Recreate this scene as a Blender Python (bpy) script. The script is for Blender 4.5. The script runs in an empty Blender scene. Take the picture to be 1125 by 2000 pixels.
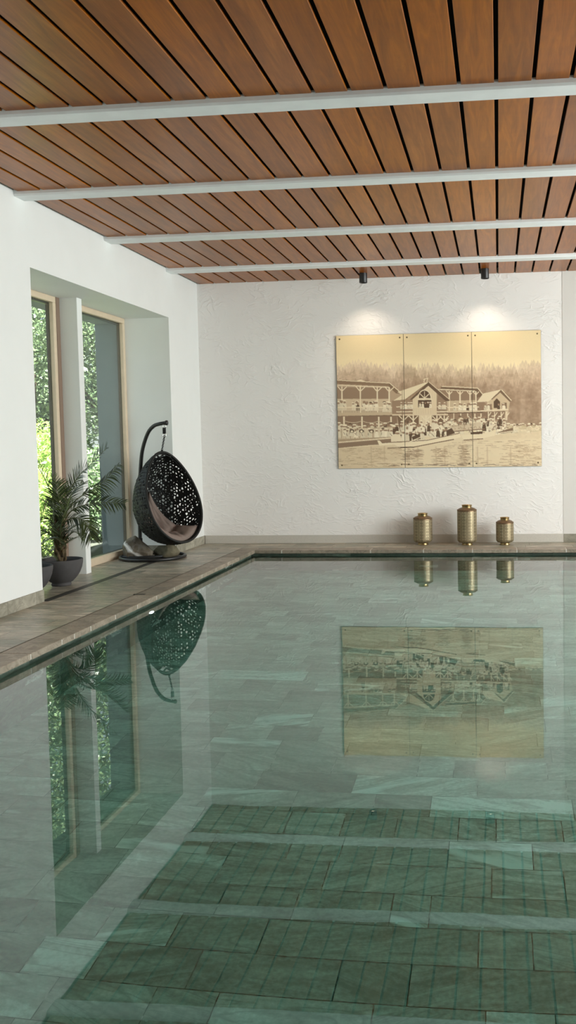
import bpy, bmesh, math, random
import numpy as np
from mathutils import Vector, Matrix, noise as mnoise

SC = bpy.context.scene
COL = SC.collection
PI = math.pi
rnd = random.Random(7)

# ------------------------------------------------------------------ helpers
def obj(name, bm, mat, parent=None, smooth=False, loc=None):
    me = bpy.data.meshes.new(name)
    bm.to_mesh(me); bm.free()
    if smooth:
        for p in me.polygons: p.use_smooth = True
    for m in (mat if isinstance(mat, (list, tuple)) else [mat]):
        me.materials.append(m)
    o = bpy.data.objects.new(name, me)
    COL.objects.link(o)
    if parent is not None: o.parent = parent
    if loc is not None: o.location = loc
    return o

def thing(name, label, cat, loc=(0, 0, 0), rz=0, group=None):
    o = bpy.data.objects.new(name, None)
    o.empty_display_size = .1
    COL.objects.link(o)
    o.location = loc; o.rotation_euler = (0, 0, rz)
    o['label'] = label; o['category'] = cat
    if group: o['group'] = group
    return o

def tag(o, label, cat, group=None):
    o['label'] = label; o['category'] = cat
    if group: o['group'] = group
    return o

def struct(name, bm, mat, parent=None, label=None, cat=None, smooth=False):
    o = obj(name, bm, mat, parent, smooth)
    if parent is None:
        o['kind'] = 'structure'
        o['label'] = label; o['category'] = cat
    return o

def box(bm, x0, x1, y0, y1, z0, z1, mi=0):
    v = [bm.verts.new((x, y, z)) for z in (z0, z1) for y in (y0, y1) for x in (x0, x1)]
    for f in ((0, 2, 3, 1), (4, 5, 7, 6), (0, 1, 5, 4), (2, 6, 7, 3), (0, 4, 6, 2), (1, 3, 7, 5)):
        fc = bm.faces.new([v[i] for i in f]); fc.material_index = mi
    return v

def quad(bm, pts, mi=0):
    f = bm.faces.new([bm.verts.new(p) for p in pts]); f.material_index = mi
    return f

def frame_dirs(pts):
    """parallel-transported frames along a polyline"""
    pts = [Vector(p) for p in pts]
    n = len(pts); T = []
    for i in range(n):
        a = pts[max(i - 1, 0)]; b = pts[min(i + 1, n - 1)]
        T.append((b - a).normalized())
    up = Vector((0, 0, 1)) if abs(T[0].z) < .9 else Vector((1, 0, 0))
    N = [(up - T[0] * up.dot(T[0])).normalized()]
    for i in range(1, n):
        v = N[-1] - T[i] * N[-1].dot(T[i])
        N.append(v.normalized() if v.length > 1e-6 else N[-1])
    return pts, T, N

def tube(bm, pts, r, seg=8, closed=False, mi=0, cap=True):
    pts, T, N = frame_dirs(pts)
    n = len(pts)
    rr = r if isinstance(r, (list, tuple)) else [r] * n
    rings = []
    for i in range(n):
        t = T[i]
        if closed:
            t = (pts[(i + 1) % n] - pts[i - 1]).normalized()
        nn = (N[i] - t * N[i].dot(t)).normalized(); b = t.cross(nn)
        rings.append([bm.verts.new(pts[i] + (nn * math.cos(2 * PI * k / seg) + b * math.sin(2 * PI * k / seg)) * rr[i]) for k in range(seg)])
    if closed:                                   # match the start of the last ring to the first
        pass
    m = n if closed else n - 1
    for i in range(m):
        A, B = rings[i], rings[(i + 1) % n]
        off = 0
        if closed and i == n - 1:
            off = min(range(seg), key=lambda s: (A[0].co - B[s].co).length)
        for k in range(seg):
            f = bm.faces.new((A[k], A[(k + 1) % seg], B[(k + 1 + off) % seg], B[(k + off) % seg])); f.material_index = mi
    if cap and not closed:
        for R_ in (rings[0][::-1], rings[-1]):
            f = bm.faces.new(R_); f.material_index = mi
    return rings

def lathe(bm, prof, seg=48, mi=0, uv=None, z0=0, cap_ends=True):
    rings = []
    for r, z in prof:
        rings.append([bm.verts.new((r * math.cos(2 * PI * k / seg), r * math.sin(2 * PI * k / seg), z + z0)) for k in range(seg)])
    for i in range(len(prof) - 1):
        for k in range(seg):
            f = bm.faces.new((rings[i][k], rings[i][(k + 1) % seg], rings[i + 1][(k + 1) % seg], rings[i + 1][k]))
            f.material_index = mi
            if uv:
                us = (k / seg, (k + 1) / seg, (k + 1) / seg, k / seg)
                vs = (prof[i][1], prof[i][1], prof[i + 1][1], prof[i + 1][1])
                for l, a, b in zip(f.loops, us, vs): l[uv].uv = (a, b)
    if cap_ends:
        if prof[0][0] > 1e-4: bm.faces.new(rings[0][::-1])
        if prof[-1][0] > 1e-4: bm.faces.new(rings[-1])

def catmull(P, n=8):
    P = [Vector(p) for p in P]
    Q = [P[0] * 2 - P[1]] + P + [P[-1] * 2 - P[-2]]
    out = []
    for i in range(1, len(Q) - 2):
        a, b, c, d = Q[i - 1:i + 3]
        for k in range(n):
            t = k / n
            out.append(.5 * ((2 * b) + (c - a) * t + (2 * a - 5 * b + 4 * c - d) * t * t + (3 * b - a - 3 * c + d) * t ** 3))
    out.append(P[-1])
    return out

def bevel(o, w, seg=2, ang=40):
    m = o.modifiers.new('bevel', 'BEVEL'); m.width = w; m.segments = seg; m.limit_method = 'ANGLE'; m.angle_limit = math.radians(ang)

# ------------------------------------------------------------------ materials
def srgb(r, g, b):
    f = lambda c: (c / 255 / 12.92) if c / 255 <= .04045 else ((c / 255 + .055) / 1.055) ** 2.4
    return (f(r), f(g), f(b), 1)

class NT:
    def __init__(s, name):
        s.m = bpy.data.materials.new(name); s.m.use_nodes = True
        s.t = s.m.node_tree; s.n = s.t.nodes; s.n.clear()
        s.out = s.n.new('ShaderNodeOutputMaterial')
    def add(s, kind, **kw):
        nd = s.n.new('ShaderNode' + kind)
        for k, v in kw.items():
            if k.startswith('i_'):
                key = k[2:]; key = int(key) if key.isdigit() else key.replace('_', ' ')
                if isinstance(v, bpy.types.NodeSocket): s.t.links.new(v, nd.inputs[key])
                else: nd.inputs[key].default_value = v
            else: setattr(nd, k, v)
        return nd
    def link(s, a, b): s.t.links.new(a, b)
    def math(s, op, a, b=None, c=None, clamp=False):
        nd = s.n.new('ShaderNodeMath'); nd.operation = op; nd.use_clamp = clamp
        for i, v in enumerate((a, b, c)):
            if v is None: continue
            if isinstance(v, bpy.types.NodeSocket): s.link(v, nd.inputs[i])
            else: nd.inputs[i].default_value = v
        return nd.outputs[0]
    def mix(s, fac, a, b, blend='MIX'):
        nd = s.n.new('ShaderNodeMix'); nd.data_type = 'RGBA'; nd.blend_type = blend
        for i, v in ((0, fac), (6, a), (7, b)):
            if isinstance(v, bpy.types.NodeSocket): s.link(v, nd.inputs[i])
            else: nd.inputs[i].default_value = v
        return nd.outputs[2]
    def ramp(s, fac, stops, interp='LINEAR'):
        nd = s.n.new('ShaderNodeValToRGB'); cr = nd.color_ramp; cr.interpolation = interp
        while len(cr.elements) > 1: cr.elements.remove(cr.elements[-1])
        for i, (p, c) in enumerate(stops):
            e = cr.elements[0] if i == 0 else cr.elements.new(p)
            e.position = p; e.color = c if len(c) == 4 else (*c, 1)
        s.link(fac, nd.inputs[0]); return nd.outputs[0]
    def coord(s, scale=(1, 1, 1), rot=(0, 0, 0), src='Object', offset=None):
        tc = s.n.new('ShaderNodeTexCoord'); mp = s.n.new('ShaderNodeMapping')
        mp.inputs['Scale'].default_value = scale; mp.inputs['Rotation'].default_value = rot
        v = tc.outputs[src]
        if offset is not None:
            va = s.n.new('ShaderNodeVectorMath'); va.operation = 'ADD'
            s.link(v, va.inputs[0]); s.link(offset, va.inputs[1]); v = va.outputs[0]
        s.link(v, mp.inputs[0]); return mp.outputs[0]
    def noise(s, vec, scale, detail=4, rough=.5, dist=0):
        return s.add('TexNoise', i_Vector=vec, i_Scale=scale, i_Detail=detail, i_Roughness=rough, i_Distortion=dist)
    def bsdf(s, **kw):
        b = s.add('BsdfPrincipled', **kw); s.link(b.outputs[0], s.out.inputs[0]); return b
    def bump(s, h, strength=.3, dist=.01):
        return s.add('Bump', i_Height=h, i_Strength=strength, i_Distance=dist).outputs[0]

def plain(name, c, rough=.5, metal=0, noise_amt=.08, noise_scale=20, bump=.0, spec=.5):
    t = NT(name)
    nz = t.noise(t.coord(), noise_scale, 5)
    c2 = tuple(x * (1 - noise_amt * 2.2) for x in c[:3]) + (1,)
    base = t.mix(nz.outputs[0], c2, tuple(min(1, x * (1 + noise_amt)) for x in c[:3]) + (1,))
    kw = dict(i_Base_Color=base, i_Roughness=rough, i_Metallic=metal)
    kw['i_Specular_IOR_Level'] = spec
    if bump: kw['i_Normal'] = t.bump(nz.outputs[0], bump, .01)
    t.bsdf(**kw)
    return t.m

def m_plaster():
    t = NT('smooth_plaster')
    v = t.coord()
    a = t.noise(v, 3.0, 4).outputs[0]; b = t.noise(v, 90, 3).outputs[0]
    base = t.mix(a, (.71, .73, .71, 1), (.76, .78, .76, 1))
    t.bsdf(i_Base_Color=base, i_Roughness=.75, i_Specular_IOR_Level=.2, i_Normal=t.bump(b, .06, .004))
    return t.m

def m_trowel():
    t = NT('trowelled_plaster')
    v = t.coord()
    w = t.noise(v, 1.6, 3)
    off = t.add('VectorMath', operation='SCALE', i_0=w.outputs[1]); off.inputs['Scale'].default_value = .55
    hs = []
    for k, (rot, sc) in enumerate((((0, .5, 0), (3.6, 4, 8)), ((0, -.7, 0), (3.9, 4, 9)), ((0, 1.35, 0), (3.6, 4, 10)))):
        vv = t.add('VectorMath', operation='ADD', i_0=t.coord(), i_1=off.outputs[0]).outputs[0]
        mp = t.add('Mapping', i_Vector=vv, i_Rotation=rot, i_Scale=sc, i_Location=(k * 3.1, 0, k * 1.7)).outputs[0]
        nz = t.noise(mp, 1.0, 2, .45, .6).outputs[0]
        ridge = t.math('ABSOLUTE', t.math('SUBTRACT', nz, .5))
        ridge = t.math('SUBTRACT', 1, t.math('MULTIPLY', ridge, 16, clamp=True), clamp=True)
        mask = t.noise(t.add('Mapping', i_Vector=v, i_Location=(k * 7.3, 0, 2 * k), i_Scale=(1, 1, 1)).outputs[0], 2.6, 2).outputs[0]
        mask = t.math('MULTIPLY', t.math('SUBTRACT', mask, .47), 5, clamp=True)
        hs.append(t.math('MULTIPLY', ridge, mask))
    h = t.math('ADD', t.math('ADD', hs[0], hs[1]), hs[2])
    fine = t.noise(v, 30, 4).outputs[0]
    h = t.math('ADD', h, t.math('MULTIPLY', fine, .18))
    base = t.mix(t.noise(v, 1.3, 3).outputs[0], (.80, .79, .76, 1), (.85, .84, .815, 1))
    t.bsdf(i_Base_Color=base, i_Roughness=.8, i_Specular_IOR_Level=.2, i_Normal=t.bump(h, .55, .008))
    return t.m

def m_wood_ceiling():
    t = NT('mahogany_planks')
    at = t.add('Attribute', attribute_name='tint')
    sep = t.add('SeparateColor', i_0=at.outputs['Color'])
    sc = t.add('VectorMath', operation='SCALE', i_0=at.outputs['Color']); sc.inputs['Scale'].default_value = 60
    v = t.coord((1, 1, 1), offset=sc.outputs[0])
    v1 = t.add('Mapping', i_Vector=v, i_Scale=(14, 1.1, 14)).outputs[0]
    g = t.noise(v1, 1.0, 6, .6, 1.4).outputs[0]
    v2 = t.add('Mapping', i_Vector=v, i_Scale=(120, 5, 120)).outputs[0]
    f = t.noise(v2, 1.0, 3, .5).outputs[0]
    v3 = t.add('Mapping', i_Vector=v, i_Scale=(1.5, 6, 1.5)).outputs[0]
    chat = t.noise(v3, 1.6, 2, .5, .8).outputs[0]
    base = t.ramp(g, [(.25, srgb(104, 62, 34)), (.5, srgb(138, 86, 49)), (.72, srgb(164, 108, 64))])
    base = t.mix(t.math('MULTIPLY', f, .35), base, srgb(70, 38, 20))
    base = t.mix(t.math('MULTIPLY', chat, .25), base, srgb(165, 105, 62))
    hsv = t.add('HueSaturation', i_Color=base, i_Saturation=1.1)
    t.link(t.math('MULTIPLY_ADD', sep.outputs[0], .36, 1.12), hsv.inputs['Value'])
    t.link(t.math('MULTIPLY_ADD', sep.outputs[1], .2, 1.08), hsv.inputs['Saturation'])
    t.bsdf(i_Base_Color=hsv.outputs[0], i_Roughness=.32, i_Specular_IOR_Level=.38, i_Normal=t.bump(g, .06, .01))
    return t.m

def m_stone(name, stops, vein, streak=(2.2, 9, 9), rough=.5, bump=.12, vein_from=.86, amt=.95, grain=.16, turn=.65, patch=None):
    """slab stone: every slab carries a random tint (r tone, g vein, b offset)"""
    t = NT(name)
    at = t.add('Attribute', attribute_name='tint')
    sep = t.add('SeparateColor', i_0=at.outputs['Color'])
    sc = t.add('VectorMath', operation='SCALE', i_0=at.outputs['Color']); sc.inputs['Scale'].default_value = 47
    v = t.coord((1, 1, 1), offset=sc.outputs[0])
    r = t.add('VectorRotate', rotation_type='Z_AXIS', i_Vector=v); t.link(t.math('MULTIPLY_ADD', sep.outputs[2], 2 * turn, -turn), r.inputs['Angle'])
    vs = t.add('Mapping', i_Vector=r.outputs[0], i_Scale=streak).outputs[0]
    a = t.noise(vs, 1.0, 7, .62, 1.1).outputs[0]
    b = t.noise(v, 38, 4, .6).outputs[0]
    c = t.noise(vs, .55, 2, .5, 2.5).outputs[0]
    tone = t.math('ADD', t.math('MULTIPLY_ADD', a, amt, .275 - amt / 2), t.math('MULTIPLY_ADD', sep.outputs[0], .55, -.06))
    tone = t.math('ADD', tone, t.math('MULTIPLY_ADD', b, grain, -grain / 2))
    base = t.ramp(tone, stops)
    if patch:
        pz = t.noise(t.add('Mapping', i_Vector=v, i_Scale=(1.2, 2.6, 2)).outputs[0], 1.4, 4, .6, 1.2).outputs[0]
        base = t.mix(t.math('MULTIPLY', t.math('MULTIPLY', t.math('SUBTRACT', pz, .40), 4, clamp=True), .75), base, patch)
    line = t.math('ABSOLUTE', t.math('SUBTRACT', c, .5))
    dk = t.math('SUBTRACT', 1, t.math('MULTIPLY', line, 26), clamp=True)
    base = t.mix(t.math('MULTIPLY', dk, .5), base, stops[0][1])
    c2 = t.noise(vs, .30, 4, .55, .9).outputs[0]
    l2 = t.math('ABSOLUTE', t.math('SUBTRACT', c2, .53))
    wv = t.math('SUBTRACT', 1, t.math('MULTIPLY', l2, 19), clamp=True)
    wv = t.math('MULTIPLY', t.math('POWER', wv, .6), t.math('MULTIPLY', t.math('SUBTRACT', a, .36), 9, clamp=True), clamp=True)
    gate = t.math('MULTIPLY', t.math('SUBTRACT', sep.outputs[1], vein_from), 40, clamp=True)
    base = t.mix(t.math('MULTIPLY', t.math('MULTIPLY', wv, gate), .95), base, vein)
    t.bsdf(i_Base_Color=base, i_Roughness=rough, i_Specular_IOR_Level=.4, i_Normal=t.bump(a, bump, .02))
    return t.m

def m_glass():
    t = NT('window_glass')
    geo = t.add('NewGeometry')
    fr = t.add('Fresnel'); t.link(t.math('MULTIPLY_ADD', geo.outputs['Backfacing'], 1 / 1.45 - 1.45, 1.45), fr.inputs[0])
    tr = t.add('BsdfTransparent', i_Color=(.90, .95, .93, 1)); gl = t.add('BsdfGlossy', i_Color=(1, 1, 1, 1), i_Roughness=0.0)
    mx = t.add('MixShader', i_0=fr.outputs[0], i_1=tr.outputs[0], i_2=gl.outputs[0])
    t.link(mx.outputs[0], t.out.inputs[0])
    return t.m

def m_water():
    t = NT('pool_water')
    nz = t.noise(t.coord((1, 1, 1)), 1.1, 2, .5, .3).outputs[0]
    nz2 = t.noise(t.coord((1, 1, 1)), 5.0, 2, .5, .3).outputs[0]
    h = t.math('ADD', nz, t.math('MULTIPLY', nz2, .10))
    nm = t.bump(h, .03, .02)
    gl = t.add('BsdfGlass', i_Color=(1, 1, 1, 1), i_Roughness=0, i_IOR=1.333, i_Normal=nm)
    gs = t.add('BsdfGlossy', i_Color=(1, 1, 1, 1), i_Roughness=0, i_Normal=nm)
    f1 = t.add('Fresnel', i_IOR=1.333); f2 = t.add('Fresnel', i_IOR=1.70)
    geo = t.add('NewGeometry')
    extra = t.math('MULTIPLY', t.math('SUBTRACT', f2.outputs[0], f1.outputs[0], clamp=True), t.math('SUBTRACT', 1, geo.outputs['Backfacing']))
    mx = t.add('MixShader', i_0=extra, i_1=gl.outputs[0], i_2=gs.outputs[0])
    t.link(mx.outputs[0], t.out.inputs['Surface'])
    va = t.add('VolumeAbsorption', i_Color=WATER_COL, i_Density=WATER_DENS)
    t.link(va.outputs[0], t.out.inputs['Volume'])
    return t.m

def m_leaf(name, c1, c2, transl=.35, rough=.35, spec=.5):
    t = NT(name)
    at = t.add('Attribute', attribute_name='tint')
    sep = t.add('SeparateColor', i_0=at.outputs['Color'])
    base = t.mix(sep.outputs[0], c1, c2)
    p = t.add('BsdfPrincipled', i_Base_Color=base, i_Roughness=rough); p.inputs['Specular IOR Level'].default_value = spec
    tl = t.add('BsdfTranslucent', i_Color=base)
    mx = t.add('MixShader', i_0=transl, i_1=p.outputs[0], i_2=tl.outputs[0])
    t.link(mx.outputs[0], t.out.inputs[0])
    return t.m

def m_brass():
    t = NT('patterned_brass')
    uvn = t.add('UVMap'); uvn.uv_map = 'UVMap'
    sx = t.add('SeparateXYZ', i_0=uvn.outputs[0])
    def cells(nu, size, du=0., dv=0.):
        u = t.math('MULTIPLY_ADD', sx.outputs[0], nu, du); vv = t.math('MULTIPLY_ADD', sx.outputs[1], 1 / size, dv)
        fu = t.math('SUBTRACT', t.math('FRACT', u), .5); fv = t.math('SUBTRACT', t.math('FRACT', vv), .5)
        return t.math('SQRT', t.math('ADD', t.math('MULTIPLY', fu, fu), t.math('MULTIPLY', fv, fv))), u
    d, u = cells(20, .046)
    ring = t.math('LESS_THAN', t.math('ABSOLUTE', t.math('SUBTRACT', d, .33)), .085)
    dot = t.math('LESS_THAN', d, .13)
    m = t.math('MAXIMUM', ring, dot)
    d2, _ = cells(60, .0135)
    fine = t.math('GREATER_THAN', d2, .36)
    par = t.math('LESS_THAN', t.math('FRACT', t.math('MULTIPLY', u, .5)), .5)
    patt = t.math('ADD', t.math('MULTIPLY', m, par), t.math('MULTIPLY', t.math('MULTIPLY', fine, .65), t.math('SUBTRACT', 1, par)))
    nz = t.noise(t.coord(), 16, 3).outputs[0]
    bright = t.mix(nz, srgb(156, 142, 112), srgb(188, 174, 142))
    base = t.mix(t.math('MULTIPLY', patt, .75), bright, srgb(62, 52, 36))
    t.bsdf(i_Base_Color=base, i_Metallic=.75, i_Roughness=t.math('MULTIPLY_ADD', patt, .2, .4), i_Normal=t.bump(t.math('SUBTRACT', 1, patt), .5, .003))
    return t.m

def m_rock(name, c0, c1, white=False):
    t = NT(name)
    v = t.coord()
    a = t.noise(v, 5, 7, .65, .5).outputs[0]
    base = t.ramp(a, [(.3, c0), (.7, c1)])
    if white:
        n2 = t.noise(t.coord((3, 3, 1.2), (0.4, .9, .3)), 1.3, 4, .6, .8).outputs[0]
        wv = t.math('SUBTRACT', 1, t.math('MULTIPLY', t.math('ABSOLUTE', t.math('SUBTRACT', n2, .56)), 14), clamp=True)
        sxx = t.add('SeparateXYZ', i_0=v)
        band = t.math('SUBTRACT', 1, t.math('MULTIPLY', t.math('ABSOLUTE', t.math('ADD', t.math('ADD', sxx.outputs[0], t.math('MULTIPLY', sxx.outputs[2], 1.4)), t.math('MULTIPLY_ADD', a, .14, -.20))), 17), clamp=True)
        base = t.mix(t.math('MULTIPLY', t.math('MAXIMUM', band, t.math('MULTIPLY', wv, .10)), .95), base, (.82, .80, .77, 1))
    t.bsdf(i_Base_Color=base, i_Roughness=.85, i_Normal=t.bump(a, .6, .02))
    return t.m

def m_print():
    t = NT('sepia_print')
    at = t.add('Attribute', attribute_name='ink')
    nz = t.noise(t.coord(), 220, 2).outputs[0]
    base = t.mix(t.math('MULTIPLY_ADD', nz, .10, -.02), at.outputs['Color'], srgb(166, 140, 112))
    t.bsdf(i_Base_Color=base, i_Roughness=.42, i_Specular_IOR_Level=.35)
    return t.m

def m_lamp(name, c, e):
    t = NT(name); em = t.add('Emission', i_Color=c, i_Strength=e); t.link(em.outputs[0], t.out.inputs[0]); return t.m

WATER_COL = (.25, .82, .76, 1); WATER_DENS = .34
M = dict(
    plaster=m_plaster(), trowel=m_trowel(), wood=m_wood_ceiling(), glass=m_glass(), water=m_water(), brass=m_brass(), print=m_print(),
    beam=plain('painted_beam', (.84, .87, .87, 1), .6, 0, .06, 6, .1),
    plaster2=plain('smooth_cream_plaster', (.66, .645, .61, 1), .8, 0, .03, 3),
    unseen_grey=plain('low_bounce_grey', (.34, .36, .33, 1), .8, 0, .05, 4),  # for the unseen walls; grey chosen to lessen bounced fill light
    dark=plain('dark_void', (.006, .006, .006, 1), .9, 0, .1),
    ash=plain('pale_ash_wood', srgb(212, 194, 168), .5, 0, .06, 12),
    brownwood=plain('brown_wood', srgb(134, 112, 96), .5, 0, .08, 12),
    alu=plain('dark_aluminium', (.03, .03, .028, 1), .4, .3, .1),
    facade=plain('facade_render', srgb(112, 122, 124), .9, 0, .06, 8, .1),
    grout=plain('pale_grout', srgb(196, 192, 182), .85, 0, .06, 40),
    tilebed=plain('tile_bed', srgb(112, 106, 94), .85, 0, .08, 20),
    deck=m_stone('deck_quartzite', [(.12, srgb(108, 101, 88)), (.42, srgb(154, 145, 128)), (.62, srgb(180, 169, 151)), (.85, srgb(208, 197, 179))], srgb(176, 168, 154), (2.3, 7.5, 8), .36, .5, .97, 1.55, .5, .35, srgb(122, 128, 112)),
    coping=m_stone('coping_quartzite', [(.12, srgb(98, 92, 80)), (.42, srgb(132, 123, 108)), (.62, srgb(150, 139, 123)), (.85, srgb(174, 162, 146))], srgb(176, 168, 154), (5, 6, 6), .5, .35, .97),
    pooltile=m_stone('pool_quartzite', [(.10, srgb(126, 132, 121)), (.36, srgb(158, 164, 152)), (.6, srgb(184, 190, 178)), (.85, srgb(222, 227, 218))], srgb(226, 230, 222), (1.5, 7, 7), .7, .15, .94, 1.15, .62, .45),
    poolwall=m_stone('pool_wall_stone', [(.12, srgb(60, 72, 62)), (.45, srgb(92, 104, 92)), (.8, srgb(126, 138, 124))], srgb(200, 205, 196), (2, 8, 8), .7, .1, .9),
    basestone=m_stone('skirting_quartzite', [(.12, srgb(112, 110, 97)), (.42, srgb(138, 135, 120)), (.62, srgb(156, 152, 137)), (.85, srgb(180, 175, 160))], srgb(120, 112, 98), (4, 4, 6), .55, .15, .85),
    channel=plain('drain_grate_steel', srgb(74, 72, 66), .45, .6, .15, 60),
    black_metal=plain('black_powder_coat', (.012, .012, .012, 1), .42, 0, .1),
    wicker=plain('black_wicker', (.011, .012, .011, 1), .6, 0, .2, 60, 0, .3),
    cushion=plain('taupe_cushion_fabric', srgb(132, 118, 110), .9, 0, .06, 180, .15, .2),
    chrome=plain('zinc_steel', (.6, .6, .58, 1), .3, 1, .05),
    spring=plain('black_spring', (.02, .02, .02, 1), .4, .4, .1),
    pot=plain('charcoal_fibrestone', srgb(78, 76, 76), .8, 0, .14, 9, .25, .3),
    soil=plain('potting_soil', srgb(40, 32, 26), .95, 0, .3, 60, .8),
    palm=m_leaf('palm_leaf', srgb(34, 48, 24), srgb(82, 96, 48), .15),
    petiole=plain('palm_petiole', srgb(86, 92, 50), .6, 0, .15, 30),
    trunk=plain('palm_trunk_fibre', srgb(94, 78, 52), .9, 0, .3, 40, .8),
    gold=plain('polished_gold', srgb(178, 154, 108), .3, 1, .08, 30),
    copper=plain('coppery_bead', srgb(128, 106, 80), .45, .7, .2, 60),
    screw=plain('screw_head', srgb(120, 104, 78), .4, .7, .1),
    backing=plain('picture_backing', srgb(96, 86, 70), .6, 0, .05),
    bark=plain('tree_bark', srgb(70, 56, 42), .9, 0, .25, 12, .8),
    lawn=plain('garden_ground', srgb(48, 48, 42), .95, 0, .25, 3, .5),
    rock1=m_rock('quartz_banded_rock', srgb(70, 62, 50), srgb(118, 106, 88), True),
    rock2=m_rock('brown_rock', srgb(74, 68, 52), srgb(124, 116, 92)),
    lens=m_lamp('lit_pool_lamp', (.9, 1, .97, 1), 5),
)

def tint_layer(bm):
    return bm.loops.layers.float_color.new('tint')

def paint(f, lay, c):
    for l in f.loops: l[lay] = (*c, 1)

# ------------------------------------------------------------------ dimensions (metres; origin at the back left floor corner)
HC = 4.173                     # ceiling planks
RX, Y_NEAR = 11.0, -19.0        # right wall, wall behind the camera
WT = 3.475                     # recess head
WN, WF = -5.35, -1.335         # recess from / to (Y)
RD = -.67                      # recess back plane
XE, YE = 1.085, -.945          # pool coping edges
XE2, YE2 = 8.0, -13.7
ZW, ZF = -.083, -1.583         # water level, pool floor

# ------------------------------------------------------------------ ceiling
bm = bmesh.new(); lay = tint_layer(bm)
PITCH, GAP = .2645, .030
beams = [1.174 + 2.113 * k for k in range(9)]
gap0 = 3.466                               # centre of one known gap
BW = .222
edges = [0.0]
for b in beams: edges += [b, b + BW]
for i in range(-14, 30):
    x0 = gap0 + i * PITCH + GAP / 2; x1 = gap0 + (i + 1) * PITCH - GAP / 2
    x0 = max(x0, 0.004); x1 = min(x1, RX - .004)
    if x1 - x0 < .03: continue
    ys = [0.0] + [-(b + BW / 2) for b in beams] + [Y_NEAR]
    for k in range(len(ys) - 1):
        if ys[k] <= Y_NEAR: break
        c = (rnd.random(), rnd.random(), rnd.random())
        v0 = len(bm.faces)
        ya, yb = ys[k] - .004, max(ys[k + 1], Y_NEAR) + .004
        dz = rnd.uniform(-.002, .002)
        n0 = len(bm.faces)
        box(bm, x0, x1, yb, ya, HC + dz, HC + .02)
        bm.faces.ensure_lookup_table()
        for f in bm.faces[n0:]: paint(f, lay, c)
n0 = len(bm.faces)
box(bm, -1.15, RX + .4, Y_NEAR - .3, .3, HC + .09, HC + .35, 1)
bm.faces.ensure_lookup_table()
ceil = struct('ceiling', bm, [M['wood'], M['dark']], label='reddish brown wooden plank ceiling with dark gaps between the boards', cat='ceiling')
bevel(ceil, .003, 1)

for k, b in enumerate(beams):
    if b + BW > -Y_NEAR: break
    bm = bmesh.new()
    y0, y1 = -(b + BW), -b
    zb = HC - .045
    # shallow trapezoid strip
    pts = [(y0, HC + .02), (y0, HC - .028), (y0 + .012, zb), (y1 - .012, zb), (y1, HC - .028), (y1, HC + .02)]
    cols = []
    for x in (0.002, RX - .002):
        cols.append([bm.verts.new((x, p[0], p[1])) for p in pts])
    for i in range(6):
        bm.faces.new((cols[0][i], cols[0][(i + 1) % 6], cols[1][(i + 1) % 6], cols[1][i]))
    bm.faces.new(cols[0][::-1]); bm.faces.new(cols[1])
    names = ['nearest the back wall, right in front of the two spotlights', 'second from the back wall', 'third from the back wall', 'fourth from the back wall, the widest in view']
    lb = 'pale grey painted ceiling beam ' + (names[k] if k < 4 else 'overhead behind the camera, number %d from the back wall' % (k + 1))
    o = struct('trim_%d' % (k + 1), bm, M['beam'], label=lb, cat='beam')
    bmesh_ = None

# ------------------------------------------------------------------ walls
bm = bmesh.new()
XO = -1.10
box(bm, XO, 0, Y_NEAR, WN, -.25, HC + .09)                       # near piece
box(bm, RD - .06, 0, WN, WF, WT, HC + .09)                       # lintel, inner leaf
box(bm, RD - .06, 0, WF, .3, -.25, HC + .09)                     # far piece, inner leaf
wl = struct('wall_left', bm, M['plaster'], label='smooth white plastered left wall with a deep window recess', cat='wall')
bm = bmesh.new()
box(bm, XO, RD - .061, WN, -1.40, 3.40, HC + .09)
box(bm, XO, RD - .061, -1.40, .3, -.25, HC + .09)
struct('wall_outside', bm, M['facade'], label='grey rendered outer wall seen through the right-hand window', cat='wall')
bm = bmesh.new()
box(bm, -.02, 5.772, 0, .3, -.25, HC + .09)
struct('wall_back', bm, M['trowel'], label='white back wall of trowelled rough plaster', cat='wall')
bm = bmesh.new()
box(bm, 5.772, RX + .02, -.004, .3, -.25, HC + .09)
struct('wall_back_right', bm, M['plaster2'], label='smooth pale strip of back wall right of the rough plaster', cat='wall')
bm = bmesh.new()
wins = [(-6.2, -2.2), (-10.9, -6.9), (-15.6, -11.6)]
WZ0, WZ1 = .6, 3.95
ys = [Y_NEAR] + [v for w in sorted(wins) for v in w] + [.3]
for i in range(0, len(ys), 2):
    box(bm, RX, RX + .3, ys[i], ys[i + 1], -.25, HC + .09)
for a, b in wins:
    box(bm, RX, RX + .3, a, b, -.25, WZ0); box(bm, RX, RX + .3, a, b, WZ1, HC + .09)
struct('wall_right', bm, M['unseen_grey'], label='grey right wall with three big windows, outside the picture', cat='wall')
bm = bmesh.new()
box(bm, XO, RX + .3, Y_NEAR - .3, Y_NEAR, -.25, HC + .09)
struct('wall_front', bm, M['unseen_grey'], label='grey wall behind the camera', cat='wall')
bm = bmesh.new()
box(bm, RX + .3, RX + 4.2, Y_NEAR, .3, 4.0, 4.2)  # unseen overhang, added so the sun does not shine in from the right
struct('trim_canopy', bm, M['plaster'], label='unseen canopy added to keep the sun out of the right wall windows', cat='canopy')

# column in the recess
bm = bmesh.new()
box(bm, RD - .03, -.438, -3.372, -3.235, -.01, WT + .01)
col = struct('wall_column', bm, M['plaster'], label='slim white column in the recess between the two windows', cat='column')
bevel(col, .004, 1)

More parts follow.
